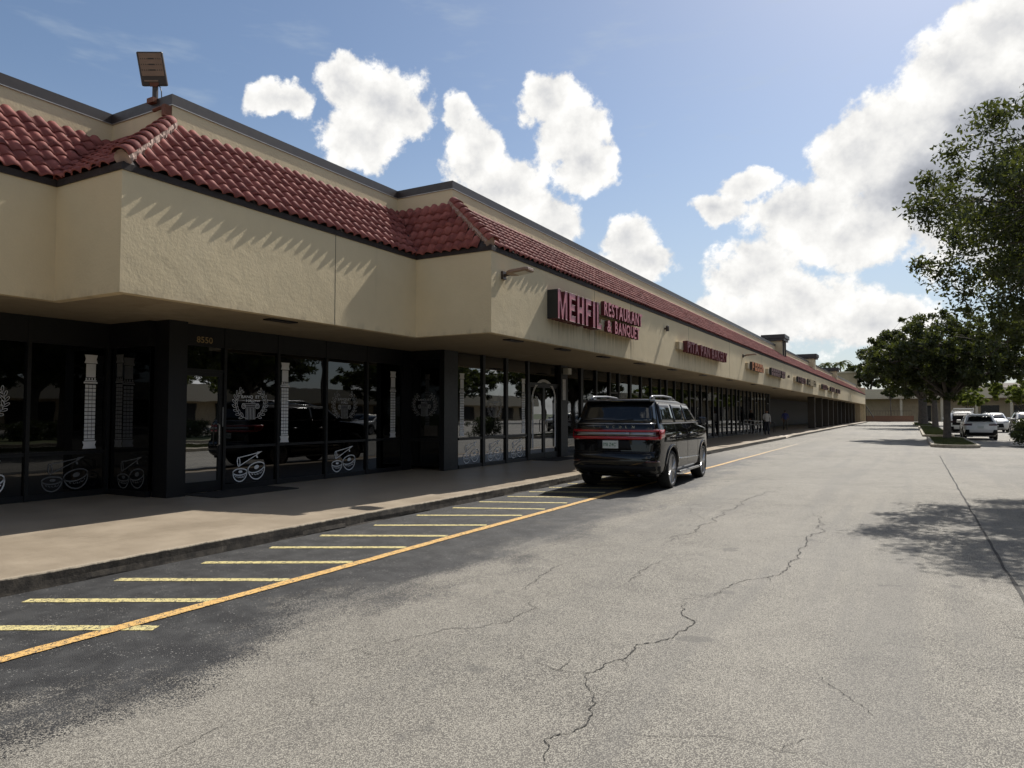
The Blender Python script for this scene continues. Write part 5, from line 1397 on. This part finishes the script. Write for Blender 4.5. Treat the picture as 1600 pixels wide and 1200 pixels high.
def grow(seed, h_trunk, r_trunk, crown_c, crown_r, nlimb, ncl, fill=0):
    """limbs from a trunk into an ellipsoid crown; returns the wood builder and the leaf clump centres"""
    g = random.Random(seed); mb = MB(); C = []; Rd = []
    lean = (g.uniform(-.15, .15), g.uniform(-.15, .15))
    tp = [(0, 0, -.15), (lean[0] * .3, lean[1] * .3, h_trunk * .5), (lean[0], lean[1], h_trunk)]
    mb.tube([(0, 0, -.15), (0, 0, .15), tp[1], tp[2]], [r_trunk * 1.5, r_trunk * 1.05, r_trunk * .9, r_trunk * .85], 12)
    cc = Vector(crown_c); cr = Vector(crown_r)
    for k in range(nlimb):
        a = 2 * math.pi * (k + g.random() * .8) / nlimb; el = g.uniform(-.25, .95)
        d = Vector((math.cos(a) * math.cos(el), math.sin(a) * math.cos(el), math.sin(el)))
        end = cc + Vector((d.x * cr.x, d.y * cr.y, d.z * cr.z)) * g.uniform(.78, .96)
        st = Vector(tp[2]) + Vector((0, 0, -g.random() * h_trunk * .15))
        mid = st.lerp(end, .45) + Vector((g.uniform(-.5, .5), g.uniform(-.5, .5), g.uniform(.1, .7))) * cr.z * .28
        pts = [st, st.lerp(mid, .5) + Vector((g.uniform(-.15, .15), g.uniform(-.15, .15), .1)), mid, mid.lerp(end, .5) + Vector((g.uniform(-.2, .2), g.uniform(-.2, .2), g.uniform(-.1, .3))), end]
        r0 = r_trunk * g.uniform(.4, .6); mb.tube(pts, [r0, r0 * .75, r0 * .5, r0 * .3, r0 * .08], 7)
        for j in range(ncl):
            t = g.uniform(.35, 1.05); i = min(3, int(t * 4)); base = pts[i].lerp(pts[min(4, i + 1)], t * 4 - i) if i < 4 else end
            tw = base + Vector((g.gauss(0, 1) * cr.x, g.gauss(0, 1) * cr.y, g.gauss(0.1, .8) * cr.z)) * .22
            q = tw - cc; e = (q.x / cr.x) ** 2 + (q.y / cr.y) ** 2 + (q.z / cr.z) ** 2
            if e > 1.15: tw = cc + q / math.sqrt(e) * g.uniform(.9, 1.08)
            mb.tube([base, base.lerp(tw, .5) + Vector((0, 0, .08)), tw], [r0 * .16 + .008, r0 * .10 + .005, .004], 4)
            C.append(tuple(tw)); Rd.append(g.uniform(.35, .75) * min(cr) * .27)
    for j in range(fill):                     # sprays filling the crown out to its ragged edge
        d = Vector((g.gauss(0, 1), g.gauss(0, 1), g.gauss(0, 1))).normalized(); rr = g.random() ** .42 * 1.06
        q = cc + Vector((d.x * cr.x, d.y * cr.y, d.z * cr.z)) * rr
        lo_ = cc.z - .62 * cr.z
        if q.z < lo_: q.z = lo_ + (lo_ - q.z) * .8
        near = min(C[:nlimb * ncl], key=lambda w: (w[0] - q.x) ** 2 + (w[1] - q.y) ** 2 + (w[2] - q.z) ** 2)
        mb.tube([near, q], [.012, .004], 3); C.append(tuple(q)); Rd.append(g.uniform(.28, .75) * min(cr) * .27)
    return mb, C, Rd
def tree(name, loc, label, seed, h_trunk, r_trunk, crown_c, crown_r, nlimb, ncl, per, size, leaf, group=None, rz=0.0, flat=.7, fill=0):
    o = empty(name, loc, rz); tag(o, label, 'tree', group)
    mb, C, Rd = grow(seed, h_trunk, r_trunk, crown_c, crown_r, nlimb, ncl, fill)
    mb.build('trunk', M['bark'], o, True)
    cr = link('crown', leaves_mesh('crown', C, Rd, per, size, leaf, seed, flat), o)
    return o
G1 = 'oaks on the parking islands'
# the big oak at the right edge, its trunk outside the frame
tree('oak_tree', (6.0, 17.0, 0.1), 'big dark oak whose crown fills the upper right edge', 3, 3.2, .26, (0.0, 0, 5.15), (5.7, 5.2, 3.25), 17, 26, 215, .050, M['oak_leaf'], G1, fill=760)
tree('oak_tree', (1.80, 49.5, 0.12), 'oak with the pale trunk on the nearest island', 5, 2.6, .21, (.6, 1.0, 5.05), (4.7, 4.8, 2.75), 14, 24, 100, .11, M['oak_leaf'], G1, fill=260)
tree('oak_tree', (2.15, 88.0, 0.12), 'oak with the slim black trunk on the second island', 8, 3.4, .30, (-.3, 0, 7.0), (5.6, 5.6, 3.6), 13, 20, 100, .16, M['oak_leaf'], G1)
tree('oak_tree', (1.3, 112.0, 0.12), 'oak with the thickest trunk farthest along the islands', 11, 3.6, .58, (-.6, 0, 8.2), (7.4, 7.0, 4.6), 14, 20, 100, .20, M['oak_leaf'], G1)
# trees of the car park to the right, seen in the glass
tree('oak_tree', (17.5, 34.0, 0.1), 'oak in the car park right of the frame, reflected in the glass', 14, 3.0, .28, (0, 0, 6.2), (5.2, 5.2, 3.4), 13, 18, 90, .15, M['oak_leaf'], G1)
tree('oak_tree', (24.0, 60.0, 0.1), 'far oak right of the frame, reflected in the glass', 15, 3.0, .28, (0, 0, 6.2), (6.0, 6.0, 3.6), 13, 16, 80, .19, M['oak_leaf'], G1)
tree('oak_tree', (21.0, 14.0, 0.1), 'near oak right of the frame, reflected in the single door', 17, 2.6, .28, (0, 0, 5.6), (5.2, 5.2, 3.4), 13, 18, 80, .15, M['oak_leaf'], G1)
tree('oak_tree', (27.0, -4.0, 0.1), 'oak behind the camera to the right, reflected in the dark windows', 18, 2.6, .28, (0, 0, 5.8), (5.6, 5.2, 3.6), 12, 16, 80, .17, M['oak_leaf'], G1)
belt = [o for o in bpy.data.objects if o.get('label', '').startswith('far oak right')][0]
for k in range(12):  # unseen backdrop oaks added to fill the horizon in the glass
    c = copy_tree(belt); c.location = (36 + 5 * math.sin(k * 2.1), -34 + 12.5 * k, 0); c.rotation_euler = (0, 0, k * 1.7); c.scale = (1.15 + .2 * math.sin(k * 1.3),) * 3
    c['label'] = 'backdrop oak added along the far right side, seen only in reflections'; c['group'] = 'backdrop oaks added right of the frame'
for k in range(5):  # unseen oaks put in behind the camera for darker reflections
    c = copy_tree(belt); c.location = (-4 + 9 * k, -36 - 3 * math.sin(k * 2.3), 0); c.rotation_euler = (0, 0, k * 1.1); c.scale = (1.2,) * 3
    c['label'] = 'unseen oak added behind the camera to darken reflections'; c['group'] = 'oaks added behind the camera'
G2 = 'light green trees before the far building'
tree('young_tree', (12.5, 112, 0), 'bright green small tree behind the white SUVs', 21, 2.2, .10, (0, 0, 4.9), (4.2, 3.4, 2.0), 9, 14, 110, .20, M['light_leaf'], G2)
tree('young_tree', (19.0, 122, 0), 'bright green small tree at the right edge before the far building', 22, 2.2, .10, (0, 0, 4.8), (4.4, 3.4, 2.0), 9, 14, 110, .20, M['light_leaf'], G2)
tree('young_tree', (7.2, 126, 0), 'small green tree showing between the oak trunks and the cars', 23, 2.0, .10, (0, 0, 4.4), (3.0, 3.0, 1.7), 9, 12, 80, .20, M['light_leaf'], G2)
tree('dark_tree', (-8.0, 172, 0), 'dark leafy tree behind the far end of the strip', 24, 6.5, .2, (0, 0, 10.5), (4.2, 3.5, 3.0), 9, 12, 80, .28, M['oak_leaf'])
tree('slim_tree', (-3.6, 158, 0), 'slim pale trunked tree before the far wall', 25, 4.5, .10, (0, 0, 6.6), (2.4, 2.2, 1.8), 7, 9, 60, .24, M['oak_leaf'])
tree('roadside_tree', (30, 178, 0), 'dark tree far behind the low buildings on the right', 26, 4.5, .25, (0, 0, 8), (8, 6, 4), 11, 16, 80, .34, M['oak_leaf'])

def island(cx, y0, y1, x0, x1, label_no):
    n = 16; P = []
    rx = (x1 - x0) / 2; cxx = (x0 + x1) / 2
    for k in range(n + 1): a = math.pi + math.pi * k / n; P.append((cxx + rx * math.cos(a), y0 + rx + rx * math.sin(a)))
    for k in range(n + 1): a = math.pi * k / n; P.append((cxx + rx * math.cos(a), y1 - rx + rx * math.sin(a)))
    I = [(cxx + (x - cxx) * .82, (y0 + y1) / 2 + (y - (y0 + y1) / 2) * (1 - .17 * rx * 2 / (y1 - y0))) for x, y in P]
    m = len(P); mb = MB()
    mb.rings([[(x, y, -.02) for x, y in P], [(x, y, .12) for x, y in P], [(cxx + (x - cxx) * .97, y, .15) for x, y in P], [(x, y, .15) for x, y in I], [(x, y, .08) for x, y in I]], cap=False)
    k = structure(mb.build('island_kerb', M['island_kerb'])); 
    structure(MB().add([(x, y, .10) for x, y in I], [tuple(range(m))]).build('island_soil', M['grass']))
    g = np.random.default_rng(int(y0)); N = int((y1 - y0) * (x1 - x0) * 260)
    px = g.uniform(x0 + .15, x1 - .15, N); py = g.uniform(y0 + .4, y1 - .4, N)
    V = []; F = []
    for i in range(N):
        h = g.uniform(.04, .11); a = g.uniform(0, 6.28); w = .02
        b = len(V); V += [(px[i] - w * math.cos(a), py[i] - w * math.sin(a), .095), (px[i] + w * math.cos(a), py[i] + w * math.sin(a), .095), (px[i] + g.uniform(-.05, .05), py[i] + g.uniform(-.05, .05), .10 + h)]; F.append((b, b + 1, b + 2))
    me = bpy.data.meshes.new('grass'); me.from_pydata(V, [], F); me.materials.append(M['grass']); o = link('grass', me); o['kind'] = 'stuff'
    o['label'] = 'short dry grass on a parking island'; o['category'] = 'grass'
island(1.8, 38.6, 52.0, 0.75, 2.75, 1)
island(1.8, 56.0, 96.0, 0.6, 2.5, 2)
island(1.5, 99.0, 135.0, 0.1, 2.6, 3)
island(5.6, 4.0, 27.0, 3.4, 7.6, 4)
def hedge(cx, cy, rx, ry, h, label, seed):
    o = empty('hedge_bush', (cx, cy, 0)); tag(o, label, 'hedge'); g = random.Random(seed)
    C = [(g.uniform(-rx, rx), g.uniform(-ry, ry), g.uniform(.2, h - .15)) for _ in range(int(90 * max(1, rx * ry)))]
    link('crown', leaves_mesh('crown', C, [.28] * len(C), 60, .06, M['hedge_leaf'], seed, .9), o)
    mb = MB()
    for k in range(5): mb.tube([(g.uniform(-rx, rx) * .6, g.uniform(-ry, ry) * .6, -.05), (g.uniform(-rx, rx) * .8, g.uniform(-ry, ry) * .8, h * .7)], [.03, .01], 5)
    mb.build('stems', M['bark'], o)
hedge(5.15, 42.2, .85, 1.1, 1.35, 'clipped dark hedge bush cut by the right edge', 31)
hedge(5.6, 9.5, .9, 3.6, 1.0, 'dark hedge on the island beside the camera, reflected in the door', 33)
hedge(17.0, 25.0, 1.0, 5.0, 1.2, 'long dark hedge right of the frame, reflected in the door', 32)
structure(MB().prism([(11.5, 2), (30, 2), (30, 32), (11.5, 32)], -.02, .10).build('lawn_island', M['grass']))
structure(MB().prism([(11.3, 1.8), (30, 1.8), (30, 2.0), (11.5, 2.0), (11.5, 32), (11.3, 32)], -.02, .14).build('island_kerb', M['island_kerb']))

# far building closing the lane
M['roof_brown'] = plain('brown_roof', (0.10, 0.075, 0.06), 0.8)
M['pale_trim'] = plain('pale_trim', (0.52, 0.46, 0.35), 0.8)
M['dark_glass'] = plain('dark_opening', (0.012, 0.012, 0.014), 0.2)
fb = empty('beige_building', (10, 168, 0)); fb['_w'] = 1
tag(fb, 'low beige building with white posts closing the far end of the lane', 'building')
MB().box(-12, 46, 168, 182, 0, 4.7).build('wall', M['far_wall'], fb)
MB().box(-12.2, 46, 164.5, 167.99, 4.6, 6.6).build('fascia', M['pale_trim'], fb)
MB().box(-12.2, 46.2, 168.01, 182, 4.71, 6.4).build('roof', M['roof_brown'], fb)
for x in (-1.9, 5.2, 11.0, 16.6, 22.5, 29): MB().box(x - .22, x + .22, 165.0, 165.45, 0, 4.6).build('post', M['pale_trim'], fb)
for x, w in ((2.4, 1.0), (13.4, 1.5), (18.9, 1.6), (25, 1.6)):
    MB().box(x - w, x + w, 167.9, 167.99, .1, 3.2).build('doorway', M['dark_glass'], fb)
rb = empty('horizon_block', (60, 50, 0)); rb['_w'] = 1  # invented building, put in to hide the bare horizon in reflections
tag(rb, 'low building added right of the frame to block the reflected horizon', 'building')
MB().box(58, 70, -60, 150, 0, 4.6).build('wall', M['far_wall'], rb)
MB().box(56.5, 57.99, -60, 150, 3.2, 5.4).build('fascia', M['pale_trim'], rb)
for k in range(26): MB().box(57.9, 57.99, -57 + 8 * k, -52 + 8 * k, .3, 2.9).build('window', M['dark_glass'], rb)
hr = empty('tiled_roof_house', (16, 190, 0)); hr['_w'] = 1
tag(hr, 'brown hipped roof showing above the bright trees on the right', 'building')
MB().box(6, 34, 186, 198, 0, 5.9).build('wall', M['far_wall'], hr)
MB().add([(5, 185, 5.9), (35, 185, 5.9), (35, 199, 5.9), (5, 199, 5.9), (10, 192, 8.4), (30, 192, 8.4)], [(0, 1, 5, 4), (1, 2, 5), (2, 3, 4, 5), (3, 0, 4)]).build('roof', M['roof_brown'], hr)
wb = empty('beige_tower_wall', (-16, 172, 0)); wb['_w'] = 1
tag(wb, 'plain tan wall block rising behind the end of the strip', 'building')
MB().box(-24, -10.3, 171, 185, 0, 10.4).build('wall', M['far_wall'], wb)
MB().box(-24.2, -10.1, 170.8, 185, 10.4, 10.8).build('coping', M['pale_trim'], wb)
bw = empty('brick_planter', (-3, 160, 0)); bw['_w'] = 1
tag(bw, 'low brown brick planter wall across the end of the lane', 'wall')
MB().box(-11, .3, 156, 156.5, 0, 1.05).build('wall', M['brick'], bw)
MB().box(-11.05, .35, 155.95, 156.55, 1.052, 1.14).build('coping', M['brick'], bw)
rl = empty('metal_fence', (-4, 157.2, 0)); rl['_w'] = 1
tag(rl, 'thin dark metal fence behind the brick planter', 'fence')
MB().tube([(-8, 157.2, 2.1), (0, 157.2, 2.1)], .03, 5).build('top_rail', M['black_metal'], rl)
for k in range(17): MB().tube([(-8 + .5 * k, 157.2, 1.0), (-8 + .5 * k, 157.2, 2.1)], .02, 5).build('post', M['black_metal'], rl)
st = empty('stair_shed', (-8.3, 150, 0)); st['_w'] = 1
tag(st, 'dark lean-to stair at the end of the strip', 'stair')
MB().box(-9.3, -7.6, 150, 153, 0, 3.2).build('enclosure', M['dark_glass'], st)
MB().add([(-7.6, 150, 3.2), (-7.6, 151.2, 3.2), (-6.3, 151.2, .9), (-6.3, 150, .9), (-7.6, 150, 3.0), (-7.6, 151.2, 3.0), (-6.4, 151.2, .8), (-6.4, 150, .8)], [(0, 1, 2, 3), (7, 6, 5, 4), (0, 3, 7, 4), (1, 5, 6, 2), (3, 2, 6, 7), (0, 4, 5, 1)]).build('stringer', M['coping'], st)
def palm(loc, h, label, seed):
    g = random.Random(seed); o = empty('palm_tree', loc); tag(o, label, 'tree', 'palms behind the strip')
    MB().tube([(0, 0, 0), (.1, 0, h * .5), (0, 0, h)], [.22, .16, .13], 8).build('trunk', M['bark'], o)
    mb = MB()
    for k in range(15):
        a = 2 * math.pi * k / 15 + g.uniform(-.2, .2); L = g.uniform(2.4, 3.2); up = g.uniform(.1, 1.2); pr = None
        for i in range(9):
            t = i / 8; p = Vector((math.cos(a) * L * t, math.sin(a) * L * t, h + up * L * t * .8 - 1.15 * L * t * t * .9)); w = .62 * math.sin(math.pi * min(.97, t + .08))
            sd = Vector((-math.sin(a), math.cos(a), 0))
            if pr is not None and i > 0:
                for s in (-1, 1):
                    for f in (0.0, .25, .5, .75):
                        q = pr[0].lerp(p, f); tip = q + sd * s * w * 1.25 + (p - pr[0]) * 1.2 + Vector((0, 0, -.22))
                        mb.add([q, q + (p - pr[0]) * .34, tip], [(0, 1, 2)])
            pr = (p, w)
    mb.build('crown', M['palm_leaf'], o)
palm((-18.4, 190, 0), 13.6, 'left of the two feathery palms above the roofline', 1)
palm((-15.0, 190, 0), 13.9, 'right of the two feathery palms above the roofline', 2)
palm((-13.0, 178, 0), 10.6, 'low palm crown just right of the two tall palms', 3)
def pole(loc, h, label):
    o = empty('utility_pole', loc); tag(o, label, 'pole')
    MB().tube([(0, 0, 0), (0, 0, h)], [.16, .10], 8).build('post', M['bark'], o)
    MB().box(-.06, .06, -1.1, 1.1, h - .9, h - .75).build('cross_arm', M['bark'], o)
pole((28, 52, 0), 10.5, 'wooden utility pole right of the frame, reflected in the banquet window')
ph = empty('pole_sign', (4.4, 130, 0)); tag(ph, 'thin grey post beside the oak trunks', 'post')
MB().tube([(0, 0, 0), (0, 0, 4.2)], .07, 8).build('post', M['drip'], ph)

for o in bpy.data.objects:
    if '_w' in o: del o['_w']
print('objects', len(bpy.data.objects), 'tris', sum(len(o.data.polygons) * 2 for o in bpy.data.objects if o.type == 'MESH'))
